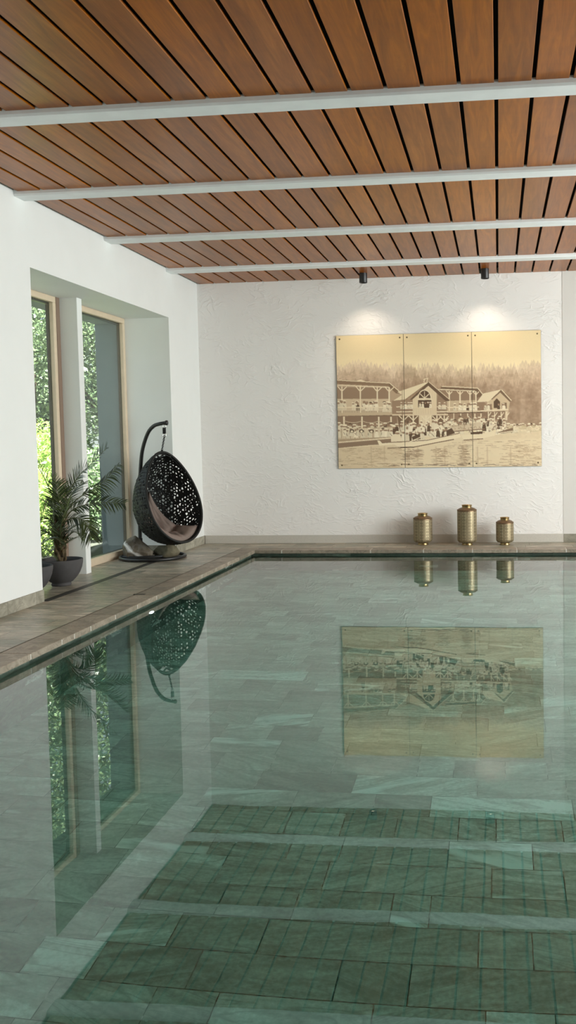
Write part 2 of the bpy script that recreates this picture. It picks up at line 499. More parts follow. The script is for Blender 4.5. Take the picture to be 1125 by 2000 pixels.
# windows
def window(n, y0, y1, label, extra=None):
    r = bpy.data.objects.new('window_%d' % n, None); COL.objects.link(r)
    r['kind'] = 'structure'; r['label'] = label; r['category'] = 'window'
    r.location = (RD, (y0 + y1) / 2, 0)
    X0, X1 = -.055, 0.0; h = (y1 - y0) / 2; w = .072
    bm = bmesh.new()
    box(bm, X0, X1, -h, h, 3.402, WT); box(bm, X0, X1, -h, h, 0.0, .100)
    box(bm, X0, X1, -h, -h + w, .1, 3.402); box(bm, X0, X1, h - w, h, .1, 3.402)
    f = obj('frame', bm, M['ash'], r); bevel(f, .004, 1); f['label'] = 'pale wooden window frame'
    bm = bmesh.new()
    X0, X1 = -.095, -.058; w2 = w + .012
    box(bm, X0, X1, -h, h, 3.375, WT); box(bm, X0, X1, -h, h, 0.0, .105)
    box(bm, X0, X1, -h, -h + w2, .1, 3.38); box(bm, X0, X1, h - w2, h, .1, 3.38)
    f = obj('outer_frame', bm, M['alu'], r); f['label'] = 'dark outer frame'
    bm = bmesh.new()
    box(bm, -.050, -.044, -h + w - .01, h - w + .01, .09, 3.41)
    g = obj('glass_pane', bm, M['glass'], r)
    return r
window(1, -5.45, -3.462, 'tall left window with pale wooden frame, partly behind the near wall')
window(2, -3.235, -1.3352, 'tall right window with pale wooden frame, behind the palm leaves')
bm = bmesh.new(); box(bm, RD - .06, RD + .004, -3.462, -3.372, 0, WT)
struct('trim_window_post', bm, M['brownwood'], label='narrow brown wooden post between left window and white column', cat='post')
for i, (a, b) in enumerate(wins):
    r = bpy.data.objects.new('window_%d' % (i + 3), None); COL.objects.link(r)
    r['kind'] = 'structure'; r['label'] = 'large window in the right wall, %s' % ('near the back wall', 'in the middle', 'near the front')[i]; r['category'] = 'window'
    r.location = (RX, (a + b) / 2, 0)
    bm = bmesh.new(); h = (b - a) / 2
    for yy in (-h, -.04, h - .08): box(bm, .05, .12, yy, yy + .08, WZ0, WZ1)
    for zz in (WZ0, WZ1 - .08): box(bm, .05, .12, -h, h, zz, zz + .08)
    obj('frame', bm, M['ash'], r)

# ------------------------------------------------------------------ stone floors
def rows_of_slabs(bm, lay, x0, x1, y0, y1, along, pitch, lens, z, gap=.004, origin=None, fixed=None, special=None, tone=(0, 1)):
    """slabs laid in rows running along 'X' or 'Y'; a quad per slab"""
    a0, a1, b0, b1 = (x0, x1, y0, y1) if along == 'X' else (y0, y1, x0, x1)
    b = b0 if origin is None else origin - math.ceil((origin - b0) / pitch) * pitch
    while b < b1 - .01:
        c0, c1 = max(b, b0), min(b + pitch, b1)
        mid = b + pitch / 2
        if c1 - c0 > .02:
            js = None
            if fixed:
                for key, J in fixed.items():
                    if abs(key - mid) < pitch * .45: js = list(J)
            cuts = [a0]
            if js:
                p = js[0] - rnd.uniform(*lens)
                left = []
                while p > a0 + .1: left.append(p); p -= rnd.uniform(*lens)
                cuts += left[::-1] + js
                p = js[-1] + rnd.uniform(*lens)
            else:
                p = a0 + rnd.uniform(.1, lens[1])
            while p < a1 - .1: cuts.append(p); p += rnd.uniform(*lens)
            cuts.append(a1)
            for u, w in zip(cuts[:-1], cuts[1:]):
                g = gap / 2
                P = [(u + g, c0 + g), (w - g, c0 + g), (w - g, c1 - g), (u + g, c1 - g)]
                if along == 'Y': P = [(q, p_) for p_, q in P][::-1]
                f = quad(bm, [(p_[0], p_[1], z) for p_ in P])
                cc = [tone[0] + (tone[1] - tone[0]) * rnd.random(), rnd.random(), rnd.random()]
                if special:
                    for (su, sb, col_) in special:
                        if u <= su <= w and c0 <= sb <= c1: cc = [col_[0], col_[1], cc[2]]
                paint(f, lay, cc)
        b += pitch

# deck
bm = bmesh.new(); lay = tint_layer(bm)
CW = .27
rows_of_slabs(bm, lay, 0.0, XE - CW, Y_NEAR, 0, 'X', .27, (.45, .95), 0, .004, tone=(.2, .8))
rows_of_slabs(bm, lay, XE - CW, RX, YE + CW, 0, 'X', .27, (.45, .95), 0, .004, tone=(.2, .8))
rows_of_slabs(bm, lay, XE2, RX, YE2, YE + CW, 'X', .27, (.45, .95), 0, .004)
rows_of_slabs(bm, lay, XE - CW, RX, Y_NEAR, YE2, 'X', .27, (.45, .95), 0, .004)
rows_of_slabs(bm, lay, RD - .05, -.045, WN, WF, 'X', .27, (.3, .5), 0, .004, tone=(.3, .8))
def slab(bm, x0, x1, y0, y1, z0=-.25, z1=-.004): box(bm, x0, x1, y0, y1, z0, z1, 1)
slab(bm, -.78, XE - CW, Y_NEAR, 0.0)
slab(bm, XE - CW, RX, YE + CW, 0.0)
slab(bm, XE2, RX, Y_NEAR, YE + CW)
slab(bm, XE - CW, XE2, Y_NEAR, YE2)
struct('floor', bm, [M['deck'], M['tilebed']], label='brownish grey stone slab deck around the pool', cat='floor')

bm = bmesh.new()
box(bm, -.044, .050, WN + .01, -1.62, -.003, .0015)
for k in range(3): box(bm, -.036 + .03 * k, -.018 + .03 * k, WN + .012, -1.622, .0015, .003)
tag(obj('drain_channel', bm, M['channel']), 'long dark slot drain channel running along the window recess', 'drain')

# coping
bm = bmesh.new(); lay = tint_layer(bm)
def coping_slab(x0, x1, y0, y1):
    n0 = len(bm.faces); box(bm, x0, x1, y0, y1, -.053, .0005)
    bm.faces.ensure_lookup_table(); c = (rnd.uniform(.25, .8), rnd.random(), rnd.random())
    for f in bm.faces[n0:]: paint(f, lay, c)
jl = [-1.22, -1.76, -2.30, -2.84, -3.42, -3.95, -4.40, -4.95, -5.489, -6.03, -6.575, -6.90, -7.132, -7.657, -8.2, -8.74, -9.28, -9.8, -10.3, -10.9, -11.4, -12.0, -12.5, -13.1, -13.7]
g = .0065
prev = YE + CW
for y in jl:
    coping_slab(XE - CW + g, XE, y + g, prev - (g if prev < YE else .0)); prev = y
jb = [1.51, 2.863, 3.656, 4.383, 5.035, 5.75, 6.4, 7.1, 7.6, XE2]
prev = XE
for x in jb:
    coping_slab(prev + g, x - g, YE, YE + CW - g); prev = x
n0 = len(bm.faces)
box(bm, XE - CW, XE - .002, YE2, YE + CW, -.051, -.003, 1)
box(bm, XE - .01, XE2, YE + .002, YE + CW, -.051, -.003, 1)
cp = struct('pool_coping', bm, [M['coping'], M['grout']], label='stone coping slabs with white joints along the pool edge', cat='pool edge')
bevel(cp, .004, 1)

# pool basin
bm = bmesh.new(); lay = tint_layer(bm)
SB = .06
xs, ye = XE - SB, YE + SB
rows_of_slabs(bm, lay, xs - .02, XE2, YE2, ye + .02, 'X', .271, (.22, .62), ZF, .005, origin=-9.50,
    fixed={-9.64: (3.215, 3.81, 4.72, 5.11), -9.907: (3.3, 3.7, 4.205, 4.405, 5.4), -10.17: (3.145, 3.595, 4.66, 4.92), -10.44: (2.54, 2.855, 3.335, 4.015, 4.35, 5.3),
           -10.71: (2.74, 3.21, 3.5, 4.205, 4.7), -8.55: (3.15, 3.80, 4.62, 5.2), -8.83: (3.45, 3.97, 4.33, 5.22), -6.38: (1.6, 2.18, 3.02, 3.5)},
    special=[(4.2, -8.55, (.75, .99)), (4.8, -8.83, (.95, .3)), (2.6, -6.38, (1.0, .2)), (4.3, -9.907, (.3, .99)), (4.9, -9.64, (.45, .97)), (4.4, -9.64, (.4, .2)), (3.5, -9.64, (.3, .2)),
             (2.7, -10.44, (.95, .1)), (3.1, -10.44, (.15, .1)), (3.6, -10.44, (.05, .1)), (4.2, -10.44, (.10, .1)), (4.8, -10.44, (.05, .2)), (3.0, -10.71, (.4, .1)), (3.35, -10.71, (.2, .1)), (3.8, -10.71, (.5, .1)), (4.4, -10.71, (.2, .1)),
             (3.3, -10.17, (.2, .1)), (4.1, -10.17, (.15, .1)), (4.8, -10.17, (.25, .1)), (3.5, -9.907, (.15, .1)), (3.9, -9.907, (.2, .1)), (4.9, -9.907, (.3, .1))], tone=(.06, .70))
box(bm, xs - .1, XE2 + .1, YE2 - .1, ye + .1, ZF - .15, ZF - .006, 1)
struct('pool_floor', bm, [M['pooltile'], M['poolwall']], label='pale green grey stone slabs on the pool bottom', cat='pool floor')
bm = bmesh.new(); lay = tint_layer(bm)
def wall_slabs(fix, a0, a1, axis):
    z = ZF
    while z < -.06:
        z1 = min(z + .271, -.0535); p = a0 - rnd.uniform(0, .4)
        while p < a1:
            w = rnd.uniform(.25, .6); u, v = max(p, a0) + .002, min(p + w, a1) - .002
            if v - u > .02:
                if axis == 'Y': P = [(fix, u, z + .002), (fix, v, z + .002), (fix, v, z1 - .002), (fix, u, z1 - .002)]
                else: P = [(u, fix, z + .002), (v, fix, z + .002), (v, fix, z1 - .002), (u, fix, z1 - .002)]
                f = quad(bm, P); paint(f, lay, (rnd.random() * .8, rnd.random(), rnd.random()))
            p += w
        z = z1
wall_slabs(xs, YE2, ye, 'Y'); wall_slabs(ye, xs, XE2, 'X'); wall_slabs(XE2 - .02, YE2, ye, 'Y'); wall_slabs(YE2 + .02, xs, XE2, 'X')
for b_ in ((xs - .25, xs - .004, YE2 - .1, ye + .1), (xs - .004, XE2 + .1, ye + .004, ye + .25), (XE2 - .016, XE2 + .2, YE2, ye), (xs, XE2, YE2 - .2, YE2 + .016)):
    box(bm, *b_, ZF - .1, -.054, 1)
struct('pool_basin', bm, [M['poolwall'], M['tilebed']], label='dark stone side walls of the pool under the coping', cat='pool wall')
bm = bmesh.new()
box(bm, xs - .03, XE2 + .03, YE2 - .03, ye + .03, ZF - .05, ZW)
wt = struct('pool_water', bm, M['water'], label='still clear green water filling the pool', cat='water')

bm = bmesh.new()
lathe(bm, [(.001, 0), (.050, 0), (.056, .006), (.056, .016), (.0, .016)], 24, cap_ends=False)
bmesh.ops.rotate(bm, verts=bm.verts, matrix=Matrix.Rotation(PI / 2, 3, 'Y'))
inl = obj('pool_lamp', bm, M['lens'], None, True, (xs - .002, -4.98, -.58))
tag(inl, 'small lit round pool lamp under water in the left pool wall', 'pool lamp')

bm = bmesh.new()
box(bm, -.065, .065, -.018, .018, 0, .003)
for k in range(5): box(bm, -.055 + k * .024, -.043 + k * .024, -.012, .012, .003, .0045)
tag(obj('deck_drain', bm, M['channel'], None, False, (.865, -4.893, .0006)), 'small dark slotted drain in the left deck near the pool edge', 'drain')

# ------------------------------------------------------------------ skirting boards
ZB = .128
def skirting(name, segs, label):
    bm = bmesh.new(); lay = tint_layer(bm)
    for b_ in segs:
        n0 = len(bm.faces); box(bm, *b_); bm.faces.ensure_lookup_table()
        c = (rnd.uniform(.2, .8), rnd.random(), rnd.random())
        for f in bm.faces[n0:]: paint(f, lay, c)
    xa = min(s[0] for s in segs); xb = max(s[1] for s in segs); ya = min(s[2] for s in segs); yb = max(s[3] for s in segs)
    i = .004
    if xb - xa < .1: box(bm, xa, xb - i, ya + i, yb - i, 0, ZB - .001, 1)
    else: box(bm, xa + i, xb - i, ya + i, yb, 0, ZB - .001, 1)
    o = struct(name, bm, [M['basestone'], M['grout']], label=label, cat='skirting'); bevel(o, .002, 1)
T = .016
cuts = [Y_NEAR, -9.2, -8.6, -8.0, -7.4, -6.66, -6.08, -5.52, WN + .0]
skirting('baseboard_left', [(0, T, a + .003, b - .003, 0, ZB) for a, b in zip(cuts[:-1], cuts[1:])] + [], 'stone skirting along the near part of the left wall')
skirting('baseboard_corner', [(0, T, a + .003, b - .003, 0, ZB) for a, b in zip([WF, -.95, -.45], [-.95, -.45, -.0])], 'stone skirting on the left wall behind the hanging chair')
cutx = [T, .45, 1.2, 1.6, 2.15, 2.9, 3.35, 4.05, 4.66, 5.35, 5.772, 6.4, 7.0, 7.7, 8.4, 9.1, 9.9, 10.5, RX]
skirting('baseboard_back', [(a + .003, b - .003, -T - (.01 if a >= 5.77 else 0), 0, 0, ZB) for a, b in zip(cutx[:-1], cutx[1:])], 'stone skirting along the foot of the back wall')
skirting('baseboard_recess', [(-.60, -.003, WF - T, WF, 0, ZB)], 'short stone skirting at the far side of the window recess')

# ------------------------------------------------------------------ ceiling spotlights
for i, (x, lab) in enumerate(((2.755, 'black cylinder ceiling spotlight above the left picture panel'), (4.602, 'black cylinder ceiling spotlight above the right picture panel'))):
    t = thing('ceiling_spotlight', lab, 'spotlight', (x, -.43, HC), group='black spotlights in front of the back wall')
    bm = bmesh.new()
    lathe(bm, [(.061, .0), (.061, -.142), (.059, -.145), (.052, -.145), (.050, -.10), (.001, -.10)], 32, cap_ends=False)
    obj('lamp_body', bm, M['black_metal'], t, True)
    bm = bmesh.new(); lathe(bm, [(.001, -.112), (.046, -.112), (.046, -.1005), (.001, -.1005)], 24, cap_ends=False)
    tt = NT('lamp_lens'); e = tt.add('Emission', i_Color=(1, .82, .6, 1), i_Strength=6); tt.link(e.outputs[0], tt.out.inputs[0])
    obj('lens', bm, tt.m, t)
    L = bpy.data.lights.new('spot_beam', 'SPOT'); L.energy = 30; L.color = (1, .83, .66); L.spot_size = math.radians(114); L.spot_blend = 1.0; L.shadow_soft_size = .03
    lo = bpy.data.objects.new('spot_beam', L); COL.objects.link(lo); lo.parent = t; lo.location = (0, .0, -.15)

# ------------------------------------------------------------------ the picture: sepia print in three panels
PW, PH = 1125, 804
def draw_print():
    r = np.random.RandomState(3)
    img = np.zeros((PH, PW, 3)); yy, xx = np.mgrid[0:PH, 0:PW].astype(float)
    def C(*c): return np.array(c, float)
    def poly(pts, c, a=1.0):
        pts = np.array(pts, float)
        x0, x1 = int(max(0, pts[:, 0].min() - 1)), int(min(PW, pts[:, 0].max() + 2)); y0, y1 = int(max(0, pts[:, 1].min() - 1)), int(min(PH, pts[:, 1].max() + 2))
        if x1 <= x0 or y1 <= y0: return
        X, Y = xx[y0:y1, x0:x1], yy[y0:y1, x0:x1]; ins = np.zeros(X.shape, bool)
        n = len(pts)
        for i in range(n):
            (ax, ay), (bx, by) = pts[i], pts[(i + 1) % n]
            if ay == by: continue
            cond = ((ay > Y) != (by > Y)) & (X < (bx - ax) * (Y - ay) / (by - ay) + ax)
            ins ^= cond
        s = img[y0:y1, x0:x1]; s[ins] = s[ins] * (1 - a) + C(*c) * a
    def line(x0, y0, x1, y1, w, c, a=1.0):
        d = np.hypot(x1 - x0, y1 - y0) + 1e-6; nx, ny = -(y1 - y0) / d * w / 2, (x1 - x0) / d * w / 2
        poly([(x0 + nx, y0 + ny), (x1 + nx, y1 + ny), (x1 - nx, y1 - ny), (x0 - nx, y0 - ny)], c, a)
    def blob(x, y, rx, ry, c, a=1.0):
        t = np.linspace(0, 2 * np.pi, 12, endpoint=False)
        poly(np.c_[x + rx * np.cos(t), y + ry * np.sin(t)], c, a)
    LT, MD, DK, VD = (232, 210, 168), (188, 158, 122), (128, 98, 72), (84, 62, 44)
    def person(x, y, s=1.0, dark=None):
        dk = r.rand() < .08 if dark is None else dark
        sh_ = r.randint(34); body = VD if dk else (242 - sh_, 224 - sh_, 186 - sh_)
        poly([(x - 9 * s, y + 24 * s), (x - 7 * s, y), (x - 3 * s, y - 6 * s), (x + 4 * s, y - 6 * s), (x + 8 * s, y), (x + 10 * s, y + 24 * s)], body)
        blob(x, y - 10 * s, 5 * s, 6 * s, (150, 116, 86)); 
        if r.rand() < .6: poly([(x - 9 * s, y - 13 * s), (x - 4 * s, y - 18 * s), (x + 4 * s, y - 18 * s), (x + 9 * s, y - 13 * s)], (238, 220, 180) if r.rand() < .88 else VD)
        if r.rand() < .5: line(x - 6 * s, y + 4 * s, x + (r.rand() * 16 - 8) * s, y + 16 * s, 3 * s, DK, .8)
    # sky
    img[:] = C(234, 206, 148) + (yy / PH)[..., None] * C(6, 14, 26)
    img += (r.rand(PH, PW) * 6 - 3)[..., None]
    # forest, several layers of spiked crowns
    for lay_, (base, c) in enumerate(((205, (208, 180, 140)), (222, (194, 164, 128)), (250, (178, 146, 112)), (290, (164, 132, 101)))):
        x = 10
        while x < PW:
            right = max(0, (x - 880) / 220); mid = np.exp(-((x - 170) / 90) ** 2) * 14
            h = base + r.rand() * 26 - mid - right * 26 + (10 if 560 < x < 760 else 0)
            w = 16 + r.rand() * 22
            cc = np.array(c) + r.randint(-9, 9) - (8 if 380 < x < 760 else 0) + (10 if x < 330 else 0)
            poly([(x - w, 560), (x - w * .8, h + 70), (x - w * .45, h + 34), (x - w * .18, h + 12), (x, h), (x + w * .2, h + 14), (x + w * .5, h + 36), (x + w * .8, h + 74), (x + w, 560)], cc, .75)
            for q in range(5):
                bx, by = x + (r.rand() - .5) * w, h + 20 + r.rand() * 160
                line(bx - w * .4, by + 5, bx + w * .4, by - 3, 4, cc + r.randint(-16, 18), .5)
            x += 9 + r.rand() * 12
    # mottled foliage
    def vnoise(nx, ny):
        g_ = r.rand(ny + 2, nx + 2); X = np.linspace(0, nx, PW); Y = np.linspace(0, ny, PH)
        i, j = Y.astype(int), X.astype(int); fy, fx = (Y - i)[:, None], (X - j)[None, :]
        fy = fy * fy * (3 - 2 * fy); fx = fx * fx * (3 - 2 * fx)
        return (g_[i][:, j] * (1 - fx) + g_[i][:, j + 1] * fx) * (1 - fy) + (g_[i + 1][:, j] * (1 - fx) + g_[i + 1][:, j + 1] * fx) * fy
    mot = (vnoise(60, 50) * .4 + vnoise(130, 110) * .35 + vnoise(24, 18) * .5 - .62)
    frs = np.clip((yy - 200) / 60, 0, 1) * (yy < 600)
    img += (mot * frs * 46)[..., None] * C(1, .95, .85)
    img += (np.clip((yy - 170) / 60, 0, 1) * (1 - np.clip((yy - 240) / 130, 0, 1)) * 12)[..., None]
    # water
    poly([(0, 596), (1125, 560), (1125, 804), (0, 804)], (226, 202, 158))
    # far-right bank
    for k in range(60): person(900 + r.rand() * 190, 540 + r.rand() * 22, .8 + r.rand() * .5, False)
    for k in range(130):
        x, y = 860 + r.rand() * 240, 540 + r.rand() * 60; blob(x, y, 6 + r.rand() * 10, 4 + r.rand() * 6, tuple(np.array((236, 212, 168)) - r.randint(50)), .7)
    # --- left pavilion
    poly([(10, 325), (306, 335), (372, 380), (372, 640), (10, 650)], (176, 146, 112))
    poly([(10, 345), (300, 345), (312, 470), (10, 470)], (142, 112, 84)); poly([(10, 405), (308, 402), (308, 468), (10, 468)], (206, 178, 138))
    poly([(10, 303), (150, 308), (305, 318), (306, 336), (10, 326)], (132, 102, 74)); line(10, 306, 306, 320, 4, LT); poly([(130, 310), (152, 302), (178, 312)], LT)
    poly([(305, 318), (372, 374), (340, 374), (300, 338)], (120, 92, 66)); line(305, 319, 370, 374, 4, LT)
    line(10, 333, 305, 342, 5, LT)
    for x in (52, 150, 240, 303):
        line(x, 340, x, 478, 8, LT)
        line(x + 3, 362, x + 26, 340, 5, LT); line(x - 3, 362, x - 24, 338, 5, LT)
    for k in range(26): person(28 + r.rand() * 280, 432 + r.rand() * 8, .95 + r.rand() * .35)
    for x in range(28, 316, 7): line(x, 450, x, 480, 4, (208, 182, 142))
    line(10, 449, 318, 447, 5, LT); poly([(10, 478), (330, 472), (345, 486), (10, 494)], (196, 168, 128)); line(10, 497, 345, 488, 4, (104, 78, 56))
    poly([(10, 496), (345, 490), (345, 560), (10, 566)], (132, 102, 76))
    for x in (62, 158, 247, 312): line(x, 497, x, 556, 9, LT)
    for a, b in ((62, 158), (158, 247), (247, 312)):
        for k in range(8):
            u = k / 8; v = (k + 1) / 8
            line(a + (b - a) * u, 518 + 40 * u * (1 - u), a + (b - a) * v, 518 + 40 * v * (1 - v), 3, (206, 180, 140))
    for k in range(44): person(26 + r.rand() * 330, 546 + r.rand() * 18, 1.0 + r.rand() * .4)
    poly([(10, 562), (320, 548), (320, 606), (10, 618)], (204, 178, 138), .85)
    for x in range(24, 320, 8): line(x, 560, x, 612, 4, (228, 206, 166) if (x // 8) % 3 else (176, 148, 112))
    for k in range(18): person(26 + r.rand() * 300, 572 + r.rand() * 10, 1.1)
    for x in (104, 155, 208): blob(x, 572, 13, 10, VD); blob(x, 574, 7, 6, LT)
    poly([(10, 618), (322, 600), (322, 612), (10, 632)], (170, 142, 106)); line(10, 634, 324, 606, 5, LT)
    poly([(10, 640), (324, 611), (330, 640), (250, 640), (10, 664)], (134, 106, 80))
    # --- middle pavilion
    poly([(560, 345), (760, 345), (800, 390), (800, 560), (550, 560)], (140, 110, 82)); poly([(560, 412), (760, 405), (760, 470), (560, 472)], (196, 168, 128))
    poly([(575, 336), (762, 342), (798, 384), (760, 392), (742, 362), (568, 354)], (110, 84, 60)); line(578, 334, 764, 342, 4, LT); line(764, 342, 797, 384, 4, LT); line(560, 350, 750, 358, 5, LT)
    for x in (617, 673, 725, 754):
        line(x, 360, x, 464, 7, LT); line(x, 378, x + 16, 360, 4, LT); line(x, 378, x - 16, 358, 4, LT)
    for k in range(18): person(640 + r.rand() * 112, 434 + r.rand() * 6, .8 + r.rand() * .3)
    line(580, 446, 770, 441, 5, LT); line(560, 470, 790, 462, 7, (214, 188, 148)); line(560, 476, 790, 469, 4, VD)
    for x in (594, 640, 676, 712, 748, 780): line(x, 476, x, 520, 6, LT)
    # --- right house
    poly([(812, 412), (882, 352), (930, 408), (915, 500), (800, 505)], (204, 176, 134))
    poly([(758, 416), (792, 370), (886, 348), (834, 400), (818, 412)], (230, 208, 164)); poly([(886, 348), (940, 408), (928, 412), (880, 364), (838, 402), (832, 400)], (112, 84, 60)); line(886, 349, 938, 407, 4, LT)
    poly([(846, 446), (846, 412), (862, 394), (878, 412), (880, 446)], VD); poly([(784, 436), (836, 424), (838, 462), (784, 466)], (140, 108, 80)); poly([(888, 420), (912, 416), (914, 450), (888, 456)], (120, 92, 66))
    for k in range(10): person(r.choice([800, 818, 830, 858, 868, 895, 908]) + r.rand() * 5, 436, .85)
    line(780, 462, 920, 452, 6, LT); poly([(790, 468), (905, 460), (900, 505), (790, 512)], (130, 100, 74))
    for x in (818, 850, 884, 912): line(x, 466, x, 510, 6, LT); line(x, 490, x + 14, 468, 4, LT)
    # --- main gabled house
    poly([(318, 414), (346, 404), (426, 404), (426, 478), (318, 482)], (150, 118, 88)); poly([(545, 404), (604, 410), (606, 474), (548, 478)], (146, 116, 86))
    poly([(426, 482), (426, 396), (508, 322), (552, 366), (552, 482)], (222, 196, 152))
    for x in range(430, 552, 7): line(x, 450, x, 482, 2, (190, 162, 122), .8); line(x, 345 + abs(x - 508) * .8, x, 402, 2, (204, 178, 136), .7)
    poly([(346, 366), (490, 316), (512, 312), (384, 408), (318, 416), (372, 380)], (232, 210, 164)); line(316, 415, 386, 407, 5, (150, 120, 88)); line(384, 408, 510, 316, 5, (140, 108, 78))
    poly([(510, 311), (624, 406), (612, 412), (596, 410), (508, 332), (424, 404), (408, 408)], (94, 70, 50)); line(511, 312, 622, 406, 4, (216, 190, 148))
    line(484, 314, 490, 294, 4, LT); line(500, 312, 506, 290, 4, LT); line(482, 300, 508, 292, 4, LT)
    t = np.linspace(np.pi, 2 * np.pi, 14)
    poly(np.c_[488 + 36 * np.cos(t), 398 + 46 * np.sin(t)], LT); poly(np.c_[488 + 31 * np.cos(t), 397 + 40 * np.sin(t)], VD)
    for a in (-1, 0, 1): line(488, 397, 488 + a * 24, 362 + abs(a) * 12, 4, LT)
    poly([(454, 408), (524, 406), (524, 444), (454, 446)], (80, 58, 42)); line(450, 404, 528, 402, 6, LT)
    for x in (464, 478, 492, 506, 518): person(x, 430, .75)
    for k in range(12): person(r.choice([350, 366, 384, 402, 416, 562, 578, 592]) + r.rand() * 5, 434, .85)
    line(340, 444, 426, 440, 5, LT); line(552, 442, 606, 440, 5, LT); line(340, 470, 426, 468, 5, LT); line(552, 468, 610, 466, 5, LT)
    line(318, 486, 610, 482, 7, (220, 194, 152)); poly([(345, 490), (600, 486), (600, 582), (360, 590)], (112, 84, 60))
    poly([(458, 488), (526, 486), (526, 546), (458, 548)], (226, 202, 158))
    for x in range(462, 526, 7): line(x, 490, x, 545, 2, (190, 162, 122), .8)
    for x in (378, 428, 494, 552, 590):
        line(x, 488, x, 570, 7, LT); line(x, 514, x + 24, 490, 5, LT); line(x, 514, x - 24, 490, 5, LT)
    line(372, 318, 372, 590, 6, (120, 94, 68), .55)
    # --- landing crowd and boats
    for k in range(70): person(365 + r.rand() * 250, 530 + r.rand() * 44, .9 + r.rand() * .5, r.rand() < .14)
    for k in range(90): person(605 + r.rand() * 300, 505 + r.rand() * 60, .8 + r.rand() * .5, r.rand() < .14)
    for k in range(120):
        x = 600 + r.rand() * 330; y = 505 + r.rand() * 75; line(x, y, x + r.rand() * 30 - 15, y + r.rand() * 22 - 8, 2 + r.rand() * 3, LT if r.rand() < .6 else DK, .8)
    poly([(620, 540), (780, 520), (780, 560), (620, 572)], (196, 168, 130), .6); line(600, 574, 800, 556, 5, DK)
    poly([(800, 590), (1088, 566), (1088, 604), (800, 616)], (222, 196, 152), .8)
    for k in range(10): person(330 + r.rand() * 150, 588 + r.rand() * 10, 1.3, r.rand() < .3)
    for k in range(9): person(500 + r.rand() * 130, 570 + r.rand() * 10, 1.2, r.rand() < .3)
    poly([(312, 600), (330, 586), (360, 590), (372, 626), (312, 630)], LT); poly([(420, 600), (462, 582), (466, 612), (424, 618)], VD); poly([(602, 566), (628, 552), (646, 580), (600, 594)], VD)
    poly([(238, 620), (252, 622), (264, 634), (420, 628), (560, 604), (668, 577), (676, 600), (560, 634), (420, 652), (290, 658), (252, 654)], (238, 216, 172))
    line(262, 633, 500, 618, 4, DK); line(500, 618, 668, 580, 4, DK); line(292, 660, 430, 654, 6, VD); line(430, 654, 640, 612, 5, (110, 82, 58)); line(340, 656, 470, 600, 4, LT)
    poly([(676, 588), (790, 578), (850, 566), (852, 590), (780, 608), (690, 614)], (234, 212, 168)); line(690, 616, 790, 608, 5, DK); poly([(725, 574), (790, 568), (786, 582), (728, 586)], VD)
    poly([(862, 574), (944, 548), (946, 570), (885, 580)], (120, 92, 66)); line(866, 578, 946, 566, 4, LT)
    # reflections and ripples
    def streaks(x0, x1, y0, y1, n, c, amax=.6, wmax=36):
        for k in range(n):
            x = x0 + r.rand() * (x1 - x0); y = y0 + r.rand() * (y1 - y0); w = 6 + r.rand() * wmax
            line(x - w / 2, y + r.rand() * 2, x + w / 2, y + r.rand() * 2, 1.5 + r.rand() * 2.5, c, amax * r.rand() * .8)
    poly([(30, 664), (330, 642), (370, 664), (370, 770), (30, 775)], (206, 178, 136), .55)
    streaks(30, 370, 660, 760, 220, (160, 128, 92), .75); streaks(30, 370, 660, 760, 60, LT)
    streaks(376, 470, 664, 752, 190, (130, 100, 74), .9); streaks(530, 600, 660, 752, 120, (146, 114, 84), .85); streaks(670, 720, 640, 752, 120, (120, 90, 66), .85)
    streaks(600, 1088, 615, 752, 300, (156, 124, 90), .75); streaks(720, 1088, 600, 752, 130, LT, .6); streaks(880, 1088, 640, 752, 200, (168, 134, 98), .7)
    for x in (205, 275, 400, 450, 545, 590, 690, 760, 810, 930): line(x, 650, x + 2, 752, 8, (178, 148, 110), .35)
    for k in range(12): line(190 + r.rand() * 150, 720 + r.rand() * 25, 420 + r.rand() * 300, 716 + r.rand() * 20, 2, LT, .5)
    for k in range(60):
        x = 190 + r.rand() * 880; line(x, 746 + r.rand() * 12 - (x - 190) * .01, x + 20 + r.rand() * 30, 746 + r.rand() * 12 - (x - 190) * .01, 4, LT if r.rand() < .5 else (126, 104, 84), .6)
    return np.clip(img, 0, 255)

_g = draw_print(); _g = _g * .88 + _g.mean(-1, keepdims=True) * .12
PRINT = np.clip(255 * (_g / 255) ** .84 * 1.02, 0, 250)
QUADC = [(22, 78), (1090, 36), (1090, 750), (32, 770)]          # the print's corners in the drawing
lin = np.where(PRINT / 255 <= .04045, PRINT / 255 / 12.92, ((PRINT / 255 + .055) / 1.055) ** 2.4)

def sample(u, v):                                               # u right, v down, 0..1
    (ax, ay), (bx, by), (cx_, cy_), (dx, dy) = QUADC
    x = (ax * (1 - u) + bx * u) * (1 - v) + (dx * (1 - u) + cx_ * u) * v
    y = (ay * (1 - u) + by * u) * (1 - v) + (dy * (1 - u) + cy_ * u) * v
    x = np.clip(x, 0, PW - 1.01); y = np.clip(y, 0, PH - 1.01)
    i, j = y.astype(int), x.astype(int); fy, fx = (y - i)[..., None], (x - j)[..., None]
    return (lin[i, j] * (1 - fx) + lin[i, j + 1] * fx) * (1 - fy) + (lin[i + 1, j] * (1 - fx) + lin[i + 1, j + 1] * fx) * fy

